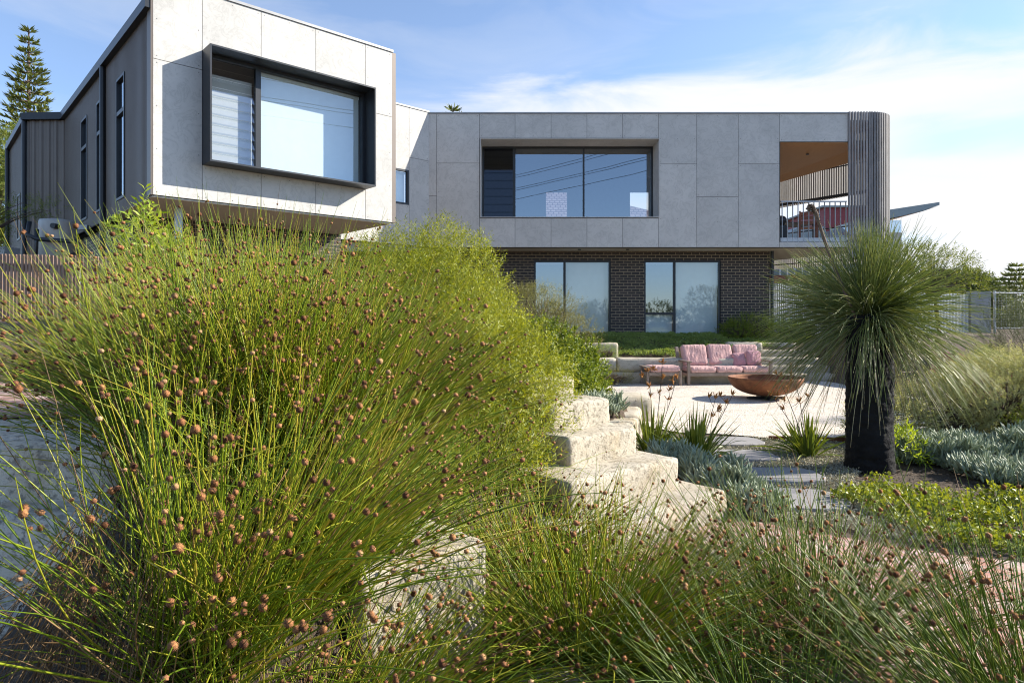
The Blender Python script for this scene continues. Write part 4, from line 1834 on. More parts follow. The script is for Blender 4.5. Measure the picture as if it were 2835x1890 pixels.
# ================================================================== POWER LINES AND TREES BEHIND THE VIEWER (they show in the window panes)
M["pole"] = mat_wood("power_pole_timber", (.16, .12, .09), (.26, .21, .17), (3, 3, .5), .85)
dirc = unit(np.array([[4.5, 5.6, 0]]))[0]
for i, (x, y, z, tx) in enumerate([(.27, -12, 13.1, "uppermost"), (.6, -11.6, 12.9, "second"), (.27, -11.2, 11.9, "third"), (.55, -10.9, 11.75, "fourth"), (.27, -10.9, 11.0, "lowest")]):
    s = np.linspace(-26, 44, 30)
    P = np.array((x, y, z)) + dirc * s[:, None]
    P[:, 2] += ((s - 9) / 35) ** 2 * 1.2 - .08
    b = MB()
    b.tube(P, .016, 5, False)
    tag(b.build("power_cable", M["charcoal"]), tx + " of the overhead cables mirrored in the upstairs window", "cable", "overhead power cables")
for i, s_ in enumerate((-26, 44)):
    q = np.array((.35, -11.4, 0)) + dirc * s_
    t = thing("power_pole", ["timber power pole at the street end of the cables", "timber power pole at the far end of the cables beyond the court"][i], "power pole", tuple(q))
    b = MB()
    b.tube([(q[0], q[1], 0), (q[0], q[1], 14.9)], [.17, .12], 12)
    b.build("pole", M["pole"], t, True)
    b = MB()
    fr = Frame(q[0], q[1], (dirc[1], -dirc[0]), (dirc[0], dirc[1]))
    b.box(-1.1, 1.1, .12, .22, 14.0, 14.12, fr)
    b.build("crossarm", M["pole"], t)
    b = MB()
    b.box(-.9, .9, .12, .22, 12.8, 12.92, fr)
    b.build("crossarm", M["pole"], t)

# ================================================================== FOLIAGE MATERIALS
M["rush"] = leaf_mat("rush_stem", [(0, (.09, .155, .012)), (.35, (.20, .29, .018)), (.62, (.36, .41, .03)), (.85, (.52, .46, .055)), (.97, (.50, .29, .065))], .32, .38, (1.2, 1.15, .5), .8, .25, .45)
M["rush_cool"] = leaf_mat("rush_stem_deep", [(0, (.055, .10, .012)), (.4, (.115, .19, .018)), (.75, (.21, .285, .028)), (.97, (.40, .35, .06))], .25, .4, (1.2, 1.15, .5), .8, .25, .4)
M["straw"] = leaf_mat("dead_rush_straw", [(0, (.09, .05, .022)), (.5, (.22, .13, .055)), (1, (.38, .25, .11))], .15, .6)
M["fine"] = leaf_mat("fine_shrub_leaf", [(0, (.09, .125, .014)), (.4, (.22, .26, .024)), (.75, (.40, .41, .045)), (1, (.55, .51, .12))], .42, .45, (1.3, 1.2, .45), 1.3, .4)
M["fine_olive"] = leaf_mat("olive_shrub_leaf", [(0, (.09, .10, .03)), (.5, (.20, .20, .06)), (1, (.34, .31, .12))], .35, .5, (1.2, 1.1, .5), 1.3, .4)
M["glossy"] = leaf_mat("round_glossy_leaf", [(0, (.055, .10, .014)), (.5, (.14, .20, .022)), (.85, (.27, .31, .035)), (1, (.46, .38, .04))], .36, .45, (1.3, 1.2, .4), 1.3, .35, .3)
M["lime"] = leaf_mat("lime_leaf", [(0, (.16, .26, .03)), (.6, (.34, .43, .05)), (1, (.48, .52, .12))], .45, .35, (1.3, 1.2, .4))
M["wood"] = plain("twig_bark", (.10, .07, .05), .9, 0, .2, 20)
M["xan"] = leaf_mat("grass_tree_leaf", [(0, (.14, .19, .06)), (.45, (.28, .34, .11)), (.8, (.46, .48, .20)), (1, (.64, .60, .38))], .46, .33, (1.2, 1.15, .5), 1.0, .2, .5)
M["xan_dry"] = leaf_mat("grass_tree_dry_leaf", [(0, (.20, .18, .09)), (.6, (.40, .36, .20)), (1, (.58, .52, .34))], .15, .4, (1.1, 1, .7), 1.0, .2, .5)
M["char"] = plain("charred_trunk", (.011, .011, .012), .8, 0, .5, 8, 1.0, 45, .2)
M["spike"] = plain("old_flower_spike", (.17, .12, .085), .9, 0, .35, 30, .8, 120)
M["paw"] = leaf_mat("strappy_leaf", [(0, (.06, .10, .018)), (.5, (.14, .19, .03)), (.85, (.27, .30, .05)), (1, (.44, .33, .07))], .3, .35, (1.3, 1.2, .4))
M["paw_flower"] = leaf_mat("orange_flower", [(0, (.36, .13, .03)), (.6, (.58, .27, .06)), (1, (.66, .42, .14))], .3, .6, (1.1, 1, .6))
M["chalk"] = leaf_mat("blue_succulent", [(0, (.20, .25, .155)), (.6, (.36, .41, .28)), (1, (.52, .55, .36))], .12, .5, (1, 1, .8), 1.5, .4)
M["ground_leaf"] = leaf_mat("creeping_leaf", [(0, (.12, .19, .04)), (.5, (.26, .34, .09)), (1, (.42, .48, .18))], .4, .5, (1.2, 1.15, .5), 1.5, .5)
M["yellow_leaf"] = leaf_mat("yellow_green_cover", [(0, (.10, .15, .02)), (.5, (.24, .29, .035)), (1, (.45, .44, .07))], .35, .45, (1.3, 1.2, .4), 2.2, .5)
M["thyme"] = leaf_mat("grey_thyme", [(0, (.20, .19, .13)), (.5, (.40, .375, .28)), (1, (.58, .54, .43))], .15, .7, (1, 1, .8), 2, .5)
M["chip"] = leaf_mat("bark_chip", [(0, (.025, .017, .012)), (.5, (.085, .06, .042)), (1, (.24, .19, .15))], 0, .9, (1, 1, 1), 3, .3)
M["greyleaf"] = leaf_mat("pale_grey_leaf", [(0, (.22, .23, .09)), (.5, (.40, .40, .19)), (1, (.56, .54, .31))], .4, .55, (1.15, 1.1, .6), 1.6, .4)
M["rosemary"] = leaf_mat("upright_dark_leaf", [(0, (.035, .05, .02)), (.6, (.10, .125, .05)), (1, (.24, .26, .13))], .25, .5, (1.2, 1.1, .5), 1.5, .4)
M["pine"] = leaf_mat("pine_needle_spray", [(0, (.07, .11, .03)), (.6, (.19, .23, .065)), (1, (.36, .36, .12))], .2, .5, (1.2, 1.1, .5), .6, .3)
M["tree"] = leaf_mat("hedge_tree_leaf", [(0, (.03, .055, .012)), (.6, (.08, .115, .022)), (1, (.19, .20, .05))], .3, .45, (1.2, 1.1, .5), .8, .4)
M["feather"] = leaf_mat("feathery_leaf", [(0, (.07, .11, .02)), (.5, (.16, .21, .035)), (1, (.34, .34, .10))], .4, .5, (1.2, 1.1, .5), .7, .4)
m, N, L, bb, oo = new_mat("seed_head")
g = N.new("ShaderNodeNewGeometry")
oi = N.new("ShaderNodeObjectInfo")
ad = N.new("ShaderNodeMath")
ad.operation = "ADD"
L.new(g.outputs["Random Per Island"], ad.inputs[0])
L.new(oi.outputs["Random"], ad.inputs[1])
fr_ = N.new("ShaderNodeMath")
fr_.operation = "FRACT"
L.new(ad.outputs[0], fr_.inputs[0])
r = ramp(N, [(0, (.12, .046, .018)), (.5, (.26, .112, .042)), (.9, (.36, .175, .07)), (1, (.42, .27, .14))])
L.new(fr_.outputs[0], r.inputs[0])
n2 = noise(N, L, g.outputs["Position"], 260, 3)
r2 = ramp(N, [(.38, (.40, .40, .40)), (.62, (1.5, 1.45, 1.4))])
L.new(n2.outputs[0], r2.inputs[0])
mx = N.new("ShaderNodeMixRGB")
mx.blend_type = "MULTIPLY"
mx.inputs[0].default_value = 1
L.new(r.outputs[0], mx.inputs[1])
L.new(r2.outputs[0], mx.inputs[2])
L.new(mx.outputs[0], bb.inputs["Base Color"])
bb.inputs["Roughness"].default_value = .9
M["head"] = m


def ico(sub):
    t = (1 + 5 ** .5) / 2
    V = [(-1, t, 0), (1, t, 0), (-1, -t, 0), (1, -t, 0), (0, -1, t), (0, 1, t), (0, -1, -t), (0, 1, -t), (t, 0, -1), (t, 0, 1), (-t, 0, -1), (-t, 0, 1)]
    F = [(0, 11, 5), (0, 5, 1), (0, 1, 7), (0, 7, 10), (0, 10, 11), (1, 5, 9), (5, 11, 4), (11, 10, 2), (10, 7, 6), (7, 1, 8), (3, 9, 4), (3, 4, 2), (3, 2, 6), (3, 6, 8), (3, 8, 9),
         (4, 9, 5), (2, 4, 11), (6, 2, 10), (8, 6, 7), (9, 8, 1)]
    V = [np.array(v, float) / np.linalg.norm(v) for v in V]
    for _ in range(sub):
        c, G = {}, []

        def mid(a, b):
            k = (min(a, b), max(a, b))
            if k not in c:
                c[k] = len(V)
                m_ = V[a] + V[b]
                V.append(m_ / np.linalg.norm(m_))
            return c[k]
        for a, b, d in F:
            x, y, z = mid(a, b), mid(b, d), mid(d, a)
            G += [(a, x, z), (b, y, x), (d, z, y), (x, y, z)]
        F = G
    return np.array(V), np.array(F)


ICO1, ICO1F = ico(1)
ICO3, ICO3F = ico(3)


def head_mesh(i, sub):
    """A knob of little spikelets: bumps over a squat ball."""
    V, F = (ICO3, ICO3F) if sub == 3 else (ICO1, ICO1F)
    r_ = np.random.default_rng(100 + i)
    k = 1 + .20 * (r_.random(len(V)) - .5)
    if sub == 3:
        k[:162] += .26 + .30 * r_.random(162)
        k[162:] -= .22
    else:
        k[:12] += .30
    W = V * k[:, None] * np.array((1, 1, .92))
    return W, F


HEADS = []
for i in range(4):
    V_, F_ = head_mesh(i, 3)
    me = bpy.data.meshes.new("seed_head")
    me.from_pydata(V_.tolist(), [], F_.tolist())
    me.materials.append(M["head"])
    me.polygons.foreach_set("use_smooth", [True] * len(me.polygons))
    HEADS.append(me)

CAMP = np.array((0, 0, EYE))


def in_frame(P):
    d = P[:, 1]
    px = P[:, 0] / np.maximum(d, .01) * K + 1176
    py = 740 - (P[:, 2] - EYE) / np.maximum(d, .01) * K
    return (d > .2) & (px > -20) & (px < 2372) & (py > -20) & (py < 1590)


def rush(label, cx, cy, z0, n, lmin, lmax, rad, lean=(0, 0), spread=.62, pheads=.62, mat="rush", droop=.35, dead=.10, rmin=.0046, rmax=.0098, thick=.0023, mind=.75, cut=None, fan=None):
    """One clump of knobby club rush: many round stems from a common base, seed heads a little below the tips."""
    t = thing("club_rush", label, "rush clump", (cx, cy, z0), 0, "club rushes in the garden bed")
    nt_ = max(7, n // 90)
    ta = rng.random(nt_) * 2 * np.pi
    tr_ = np.sqrt(rng.random(nt_))
    tl_ = rng.normal(0, .23, (nt_, 2))
    which = rng.integers(0, nt_, n)
    ex = np.cos(ta[which]) * tr_[which] * rad * 1.15 + rng.normal(0, .055, n)
    ey = np.sin(ta[which]) * tr_[which] * rad * 1.15 + rng.normal(0, .055, n)
    a = np.arctan2(ey, ex)
    rr = np.clip(np.hypot(ex, ey) / rad, 0, 1.2)
    base = np.stack([cx + ex, cy + ey, np.full(n, z0)], 1)
    base[:, 2] = np.maximum(height(base[:, 0], base[:, 1]) - .03, -.03) if True else z0
    tilt = np.abs(rng.normal(0, spread * .55, n)) + rr * spread * .75
    aa = a + rng.normal(0, .75, n)
    if fan is not None:
        pick = rng.random(n) < fan[1]
        aa = np.where(pick, fan[0] + rng.normal(0, fan[2], n), aa)
        tilt = np.where(pick, np.abs(tilt) + fan[3] * rng.random(n), tilt)
    tilt = np.clip(tilt, 0, 1.5)
    D = np.stack([np.sin(tilt) * np.cos(aa) + lean[0] + tl_[which, 0], np.sin(tilt) * np.sin(aa) + lean[1] + tl_[which, 1], np.cos(tilt)], 1)
    D = unit(D)
    Ln = rng.uniform(lmin, lmax, n) * (1 - .12 * rng.random(n))
    s = np.linspace(0, 1, 8)
    hor = unit(np.stack([D[:, 0], D[:, 1], np.zeros(n)], 1) + rng.normal(0, .15, (n, 3)) * np.array((1, 1, 0)))
    dr = droop * rng.random(n) ** 1.5 * (0.25 + np.sin(tilt))
    P = base[:, None] + D[:, None] * (Ln[:, None] * s)[..., None]
    bend = (Ln[:, None] * s ** 2.2) * dr[:, None]
    P = P + hor[:, None] * (bend * .55)[..., None]
    P[..., 2] -= bend * .75
    wob = rng.normal(0, .036, (n, 1, 3)) * np.sin(s * np.pi)[None, :, None]
    # a few stems are snapped and hang from the break
    brk = np.nonzero(rng.random(n) < .05)[0]
    for i in brk:
        k_ = int(rng.integers(3, 6))
        seg = Ln[i] / 7
        dd = unit((rng.normal(0, .6, 3) + np.array((0, 0, -.5)))[None])[0]
        for j in range(k_ + 1, 8):
            P[i, j] = P[i, k_] + dd * seg * (j - k_)
    P = P + wob
    P[..., 2] = np.maximum(P[..., 2], .02)
    ok = ~((np.linalg.norm(P - CAMP, axis=2) < mind).any(1) | (P[..., 1] < .35).any(1))
    if cut is not None:
        ok &= cut(P)
    P, Ln = P[ok], Ln[ok]
    n = len(P)
    R = thick * rng.uniform(.75, 1.2, n)[:, None] * np.array([1.05, 1.05, 1, 1, .95, .85, .7, .25])[None]
    nd = int(n * dead)
    org = np.array((cx, cy, z0))
    V, F = tubes(P[nd:] - org, R[nd:], 4)
    link("stems", mesh_np("stems", V, F), M[mat], t, True)
    if nd:
        V, F = tubes(P[:nd] - org, R[:nd] * .8, 3)
        link("dead_stems", mesh_np("dead_stems", V, F), M["straw"], t)
    # heads
    hp = rng.random(n) < pheads
    ii = np.nonzero(hp)[0]
    u = rng.uniform(.86, .95, len(ii)) * 7
    k = np.floor(u).astype(int)
    f = (u - k)[:, None]
    H = P[ii, k] * (1 - f) + P[ii, np.minimum(k + 1, 7)] * f
    r = rmin + (rmax - rmin) * rng.beta(2, 2.2, len(ii))
    dup = rng.random(len(ii)) < .16
    H = np.concatenate([H, H[dup] + rng.normal(0, .011, (dup.sum(), 3))])
    r = np.concatenate([r, r[dup] * .9])
    size = r / np.linalg.norm(H - CAMP, axis=1) * in_frame(H)
    order = np.argsort(-size)
    top = [i for i in order[:100] if size[i] > .0012]
    rest = np.setdiff1d(np.arange(len(H)), top)
    for i in top:
        o = bpy.data.objects.new("seed_head", HEADS[i % 4])
        C.objects.link(o)
        o.parent = t
        o.location = H[i] - org
        o.scale = (r[i], r[i], r[i] * rng.uniform(.9, 1.15))
        o.rotation_euler = tuple(rng.random(3) * 6)
    if len(rest):
        nv = len(ICO1)
        Wd, Fd = head_mesh(9, 1)
        V = (H[rest][:, None] - org + Wd[None] * r[rest][:, None, None] * 1.04).reshape(-1, 3)
        F = (Fd[None] + (np.arange(len(rest)) * nv)[:, None, None]).reshape(-1, 3)
        o = link("seed_heads", mesh_np("seed_heads", V, F), M["head"], t, True)
        o["kind"] = "stuff"
    return t


def lobes_points(lobes, n, shell=.55):
    """Points through a union of ellipsoids, denser near the surface. lobes: (x,y,z,rx,ry,rz). -> points, outward normals"""
    w = np.array([l[3] * l[4] + l[4] * l[5] + l[3] * l[5] for l in lobes])
    idx = rng.choice(len(lobes), n * 2, p=w / w.sum())
    Lb = np.array(lobes)[idx]
    d = rand_dirs(n * 2)
    rad = rng.random(n * 2) ** (1 / 3.0)
    rad = np.where(rng.random(n * 2) < shell, 1 - .28 * rng.random(n * 2) ** 1.5, rad)
    k = 1 + .20 * vnoise(d * 2.2 + Lb[:, :3] * 3.7) + .14 * vnoise(d * 5.5 + Lb[:, :3])
    p = Lb[:, :3] + d * Lb[:, 3:] * (rad * k)[:, None]
    nrm = unit(d / Lb[:, 3:])
    # keep points that are not deep in another lobe
    deep = np.zeros(n * 2, bool)
    for l in lobes:
        e = np.linalg.norm((p - np.array(l[:3])) / np.array(l[3:]), axis=1)
        deep |= e < .52
    keep = np.nonzero(~deep | (rng.random(n * 2) < .06))[0][:n]
    return p[keep], nrm[keep]


def shrub(name, label, cat, lobes, n_twigs, leaves, mat, twig=.16, leaf=(.03, .045), width=.007, up=.5, spread=.9, group=None, shell=.6, wood=True, bend=.1, keep=None, tiplean=0.0, jit=.25, base=None):
    """Leafy shrub: short twigs through the crown's volume, each with its own leaves, and branches from the foot."""
    lob = np.array(lobes)
    foot = base if base is not None else (lob[:, 0].mean(), lob[:, 1].mean(), (lob[:, 2] - lob[:, 5]).min())
    org = np.array(foot)
    t = thing(name, label, cat, foot, 0, group)
    p, nr = lobes_points(lobes, n_twigs, shell)
    ok = p[:, 2] > np.maximum(height(p[:, 0], p[:, 1]), 0) - .05
    if keep is not None:
        ok &= keep(p)
    p, nr = p[ok], nr[ok]
    n = len(p)
    D = unit(nr + np.array((0, 0, up)) + rng.normal(0, jit, (n, 3)) + np.array((tiplean, 0, 0)))
    Lt = twig * rng.uniform(.6, 1.25, n)
    s = (np.arange(leaves) + .5) / leaves
    pos = p[:, None] + D[:, None] * (Lt[:, None] * s)[..., None]
    a = rng.random((n, 1)) * 6.28 + np.arange(leaves)[None] * 2.4
    e1 = unit(np.cross(D, rand_dirs(n)))
    e2 = np.cross(D, e1)
    side = np.cos(a)[..., None] * e1[:, None] + np.sin(a)[..., None] * e2[:, None]
    LD = unit(D[:, None] * (1 - .35 * spread) + side * spread + rng.normal(0, .15, (n, leaves, 3)))
    LN = unit(D[:, None] + side * .3 + rng.normal(0, .4, (n, leaves, 3)))
    q = n * leaves
    V, F = leaves_np(pos.reshape(-1, 3) - org, LD.reshape(-1, 3), LN.reshape(-1, 3), rng.uniform(leaf[0], leaf[1], q), width * rng.uniform(.75, 1.25, q), bend)
    link("foliage", mesh_np("foliage", V, F), M[mat], t)
    if wood:
        m_ = min(n, 260)
        pick = rng.choice(n, m_, replace=False)
        st = np.linspace(0, 1, 6)
        fo = org + rng.normal(0, .05, (m_, 3)) * np.array((1, 1, .2))
        P = fo[:, None] * (1 - st)[None, :, None] + (p[pick] - nr[pick] * .05)[:, None] * st[None, :, None]
        P[..., 2] += (np.sin(st * np.pi) * .10)[None]
        R = (np.array((.011, .009, .007, .005, .0035, .002)))[None] * np.ones((m_, 1))
        V, F = tubes(P - org, R, 4)
        link("branches", mesh_np("branches", V, F), M["wood"], t, True)
    return t


def arcs(org, D, Ln, droop, S_=9, curl=1.8):
    """Paths that leave org along D and fall over with their own weight."""
    s = np.linspace(0, 1, S_)
    n = len(D)
    P = org[:, None] + D[:, None] * (Ln[:, None] * s)[..., None]
    b_ = Ln[:, None] * s ** curl * droop[:, None]
    hor = unit(D * np.array((1, 1, 0)) + 1e-6)
    P[..., 2] -= b_
    P = P - hor[:, None] * (b_ * .18 * s)[..., None]
    return P


# ================================================================== CLUB RUSHES
def sparse_west(P):
    """Few stems hang over the shaded steps."""
    tip = P[:, -1]
    px = tip[:, 0] / tip[:, 1] * K + 1176
    py = 740 - (tip[:, 2] - EYE) / tip[:, 1] * K
    mid = P[:, 4]
    mx_ = mid[:, 0] / mid[:, 1] * K + 1176
    my_ = 740 - (mid[:, 2] - EYE) / mid[:, 1] * K
    over = ((px < 330) & (py > 880)) | ((mx_ < 300) & (my_ > 900))
    return ~over | (rng.random(len(P)) < .08)


rush("tall rush clump with the most seed heads, hiding the end of the garden wall", -.95, 2.2, .55, 3000, .70, 1.20, .30, (-.05, .03), .62, .6, droop=.40, fan=(math.radians(185), .10, .5, .75), cut=sparse_west)
rush("rush clump standing before the timber slat fence, stems leaning over the shaded steps", -1.4, 3.2, .8, 1800, .9, 1.5, .34, (-.02, .05), .55, .6, fan=(math.radians(170), .2, .4, .5), cut=sparse_west)
rush("rush clump directly before the fine leaved shrub, thick with small brown heads", -1.12, 3.3, .7, 2000, .95, 1.42, .32, (-.04, .05), .42, .6)
rush("low rush clump spilling toward the limestone steps from under the shrub", -.05, 4.1, .6, 1500, .55, .95, .34, (.1, -.04), .75, .45)
rush("short rush clump tucked against the bright cut end block", -.66, 1.85, 0, 420, .5, .85, .16, (-.12, .05), .6, .4, droop=.3, dead=.4)
rush("small rush tuft on top of the cut end block, stems falling over its face", -.46, 2.58, .6, 650, .5, .95, .16, (.22, -.16), .8, .5, droop=.6)
rush("rush clump highest on the bank, beside the brick landing", -2.3, 4.55, .9, 1500, .65, 1.08, .36, (-.08, 0), .7, .55, fan=(math.radians(178), .4, .35, .6), cut=sparse_west)
rush("rush clump on the bank just below the lime leaved plant", -1.75, 4.6, .9, 1800, 1.15, 1.75, .36, (0, 0), .5, .55)
rush("rush clump beyond the brick landing near the foot of the slat fence", -3.9, 6.4, 1.05, 520, .45, .72, .4, (0, 0), .6, .4)
rush("fan shaped rush clump in front of the lowest limestone step", .36, 3.05, 0, 1150, .65, 1.08, .17, (.0, .03), .72, .42, droop=.25)
rush("rush clump growing across the brick path before the stepping stones", 1.42, 3.2, 0, 900, .65, 1.12, .20, (.02, .05), .70, .45, "rush_cool", .3)
rush("dark shaded rush clump arching low over the brick path", .92, 2.18, 0, 850, .6, .95, .22, (0, .02), .95, .35, "rush_cool", .45)
rush("rush clump whose tall stems cross the yellow green ground cover", 1.85, 2.3, 0, 700, .75, 1.25, .24, (-.02, .12), .62, .42, "rush_cool", .3)
# dry straw skirt of the big clump
n = 420
a = rng.random(n) * 6.28
B = np.stack([-1.12 + np.cos(a) * .22, 2.12 + np.sin(a) * .25, np.zeros(n)], 1)
B[:, 2] = np.maximum(height(B[:, 0], B[:, 1]), 0) + .10 + .35 * rng.random(n)
D = unit(np.stack([np.cos(a) * .3 - .08, np.sin(a) * .4, -.8 * np.ones(n)], 1) + rng.normal(0, .3, (n, 3)))
P = arcs(B, D, rng.uniform(.25, .55, n), np.full(n, .25), 6)
t = thing("dry_rush", "skirt of brown dead stems hanging under the tallest rush clump", "dead rush", (-1.12, 2.12, .4))
V, F = tubes(P - np.array((-1.12, 2.12, .4)), np.full((n, 6), .0014), 3)
link("dead_stems", mesh_np("dead_stems", V, F), M["straw"], t)

# ================================================================== SHRUBS NEAR THE STEPS
big = [(-1.25, 7.4, 1.72, .82, .8, .80), (-.72, 7.5, 1.78, .60, .7, .85), (-.36, 7.4, 1.35, .40, .6, .75), (-.4, 6.6, 1.2, .5, .5, .7), (-.9, 6.5, 1.3, .8, .6, .8), (.12, 6.0, .90, .40, .4, .55), (.16, 5.55, .66, .34, .3, .46), (-.15, 5.2, .75, .45, .4, .5), (-.22, 4.75, .55, .40, .35, .40), (-1.9, 6.7, 1.4, .65, .6, .7), (-.3, 7.0, 1.0, .42, .5, .6), (-.2, 5.9, 1.0, .5, .4, .6), (.12, 6.3, .85, .30, .30, .42), (-.55, 5.6, 1.0, .6, .5, .7)]
shrub("fine_leaved_shrub", "big mounded yellow green shrub with fine narrow leaves above the stone steps", "shrub", big, 15500, 11, "fine", .17, (.032, .054), .0092, .75, .85, None, .72, base=(-.5, 7.2, .8))
shrub("round_leaved_shrub", "dark shrub with small round glossy leaves between the big shrub and the court", "shrub",
      [(.38, 9.2, 1.12, .48, .6, .42), (.72, 9.5, .92, .48, .6, .40), (1.0, 9.8, .62, .40, .6, .38), (.66, 8.7, .72, .42, .5, .42), (.86, 8.9, .42, .34, .5, .35), (.45, 8.3, .7, .35, .35, .4)], 3600, 11, "glossy", .11, (.028, .042), .026, .6, .8, None, .75, base=(.6, 9.5, .4))
shrub("olive_shrub", "olive yellow fine shrub against the ground floor window", "shrub",
      [(.55, 11.8, 1.55, .7, .7, .62), (1.05, 12.3, 1.15, .55, .6, .5), (.2, 11.4, 1.6, .6, .6, .6)], 3200, 10, "fine_olive", .14, (.025, .04), .007, .8, .8, None, .7, base=(.6, 11.9, .7))
shrub("lime_leaved_plant", "upright plant with broad lime green leaves under the angled wing", "plant",
      [(-4.62, 8.3, 2.45, .20, .2, .42), (-4.32, 8.3, 2.30, .22, .2, .34), (-4.1, 8.3, 2.15, .2, .2, .3)], 120, 11, "lime", .26, (.09, .14), .036, .9, .75, None, .5, base=(-4.4, 8.3, 1.3), bend=.2)
# spiky tuft against the brick wall
n = 420
org = np.array((.15, 13.2, 1.25))
D = rand_dirs(n)
D[:, 2] = np.abs(D[:, 2]) * .9 + .05
D = unit(D)
P = arcs(np.repeat(org[None], n, 0), D, rng.uniform(.9, 1.35, n), rng.uniform(.15, .45, n), 8)
t = thing("spiky_grass_tree", "spiky grey green tuft showing past the big shrub before the brick wall", "grass tree", (.15, 13.2, .6))
V, F = tubes(P - np.array((.15, 13.2, .6)), np.full((n, 8), .0028) * np.linspace(1, .3, 8), 3)
link("leaf_tuft", mesh_np("leaf_tuft", V, F), M["xan"], t)
b = MB()
b.tube([(.15, 13.2, .5), (.15, 13.2, 1.2)], [.16, .14], 14)
b.build("trunk", M["char"], t, True)

# ================================================================== GRASS TREE
gx, gy, gz = 3.77, 7.05, 1.58
t = thing("grass_tree", "grass tree with a thick black trunk and a great mop of thin arching leaves", "grass tree", (gx, gy, 0))
LOCAL.add(t.name)
n_, m_ = 80, 110
V = []
for i in range(m_ + 1):
    z = -.05 + (gz + .10) * i / m_
    r = .232 + .008 * math.exp(-((z) / .12) ** 2)
    for k in range(n_):
        a = k * 2 * math.pi / n_
        V.append((r * math.cos(a), r * math.sin(a), z))
V = np.array(V)
nz_ = vnoise(V * np.array((14, 14, 34))) * .008 + vnoise(V * np.array((34, 34, 80)) + 5) * .009 + vnoise(V * 4) * .012
V[:, :2] *= (1 + nz_ / .235)[:, None]
F = [(i * n_ + k, i * n_ + (k + 1) % n_, (i + 1) * n_ + (k + 1) % n_, (i + 1) * n_ + k) for i in range(m_) for k in range(n_)] + [tuple(range(m_ * n_, (m_ + 1) * n_))]
me = bpy.data.meshes.new("trunk")
me.from_pydata(V.tolist(), [], F)
link("trunk", me, M["char"], t, True)


def mop(n, zlo, zhi, lmin, lmax, d0, d1, seed_z=.0):
    """Leaves leaving the growing point between two elevations (in degrees)."""
    el = np.radians(rng.uniform(zlo, zhi, n))
    az = rng.random(n) * 2 * np.pi
    az = az + .35 * np.sin(3 * az + 1) + .2 * np.sin(7 * az)
    D = np.stack([np.cos(el) * np.cos(az), np.cos(el) * np.sin(az), np.sin(el)], 1)
    D = unit(D + rng.normal(0, .10, (n, 3)) + .16 * np.stack([vnoise(D * 3 + q_) for q_ in (1, 9, 17)], 1))
    o = np.array((0, 0, gz + seed_z)) + D * np.array((.07, .07, .05))
    ln = rng.uniform(lmin, lmax, n) * np.where(rng.random(n) < .2, rng.uniform(.55, .95, n), 1)
    P = arcs(o, D, ln, rng.uniform(d0, d1, n) * rng.uniform(.6, 1.3, n), 10, 2.0)
    return P + rng.normal(0, .03, (n, 1, 3)) * np.sin(np.linspace(0, 3.14, 10))[None, :, None]


P = np.concatenate([mop(560, 50, 90, .85, 1.15, .04, .20, .03), mop(800, 18, 60, .95, 1.26, .10, .38), mop(620, -14, 26, .95, 1.25, .20, .55), mop(240, -34, -4, .8, 1.15, .25, .55)])
R = rng.uniform(.0025, .0036, len(P))[:, None] * np.array((1.1, 1.1, 1.05, 1, 1, .95, .9, .8, .6, .25))[None]
V, F = tubes(P, R, 4)
link("leaf_mop", mesh_np("leaf_mop", V, F), M["xan"], t)
P = np.concatenate([mop(190, -42, -8, .75, 1.1, .2, .5, -.03), mop(46, -80, -40, .6, 1.0, .2, .4, -.03), mop(60, 5, 40, .5, .95, .7, 1.2, .02)])
R = rng.uniform(.0026, .0038, len(P))[:, None] * np.array((1.1, 1.1, 1.05, 1, 1, .95, .9, .8, .6, .3))[None]
V, F = tubes(P, R, 4)
link("drooping_leaves", mesh_np("drooping_leaves", V, F), M["xan_dry"], t)
b = MB()
pp = [at(2370 / 1.2054, 880 / 1.2054, 6.95), at(2312 / 1.2054, 745 / 1.2054, 6.95), at(2285 / 1.2054, 672 / 1.2054, 6.95), at(2268 / 1.2054, 620 / 1.2054, 6.95), at(2259 / 1.2054, 590 / 1.2054, 6.95),
      at(2250 / 1.2054, 572 / 1.2054, 6.95), at(2242 / 1.2054, 570 / 1.2054, 6.95), at(2238 / 1.2054, 577 / 1.2054, 6.95), at(2243 / 1.2054, 582 / 1.2054, 6.95)]
pp = np.array(pp)
tt = np.linspace(0, 1, len(pp))
t2 = np.linspace(0, 1, 40)
pp = np.stack([np.interp(t2, tt, pp[:, i]) for i in range(3)], 1)
for _ in range(2):
    pp[1:-1] = (pp[:-2] + pp[1:-1] * 2 + pp[2:]) / 4
rad_ = np.where(t2 < .42, .016, .021) * np.where(t2 > .9, .8, 1)
V, F = tubes(pp[None] - np.array((gx, gy, 0)), rad_[None] * (1 + .12 * np.sin(t2 * 160))[None], 12)
F = [tuple(f) for f in F] + [tuple(range(12))[::-1], tuple(range(39 * 12, 40 * 12))]
me = bpy.data.meshes.new("flower_spike")
me.from_pydata(V.tolist(), [], F)
so_ = link("flower_spike", me, M["spike"], t, True)
# small woody capsules up the spike
k = rng.integers(14, 40, 420)
c0 = pp[k] + rand_dirs(420) * .020
V, F = leaves_np(c0 - np.array((gx, gy, 0)), rand_dirs(420), rand_dirs(420), .018, .012, 0)
link("seed_capsules", mesh_np("seed_capsules", V, F), M["chip"], so_)

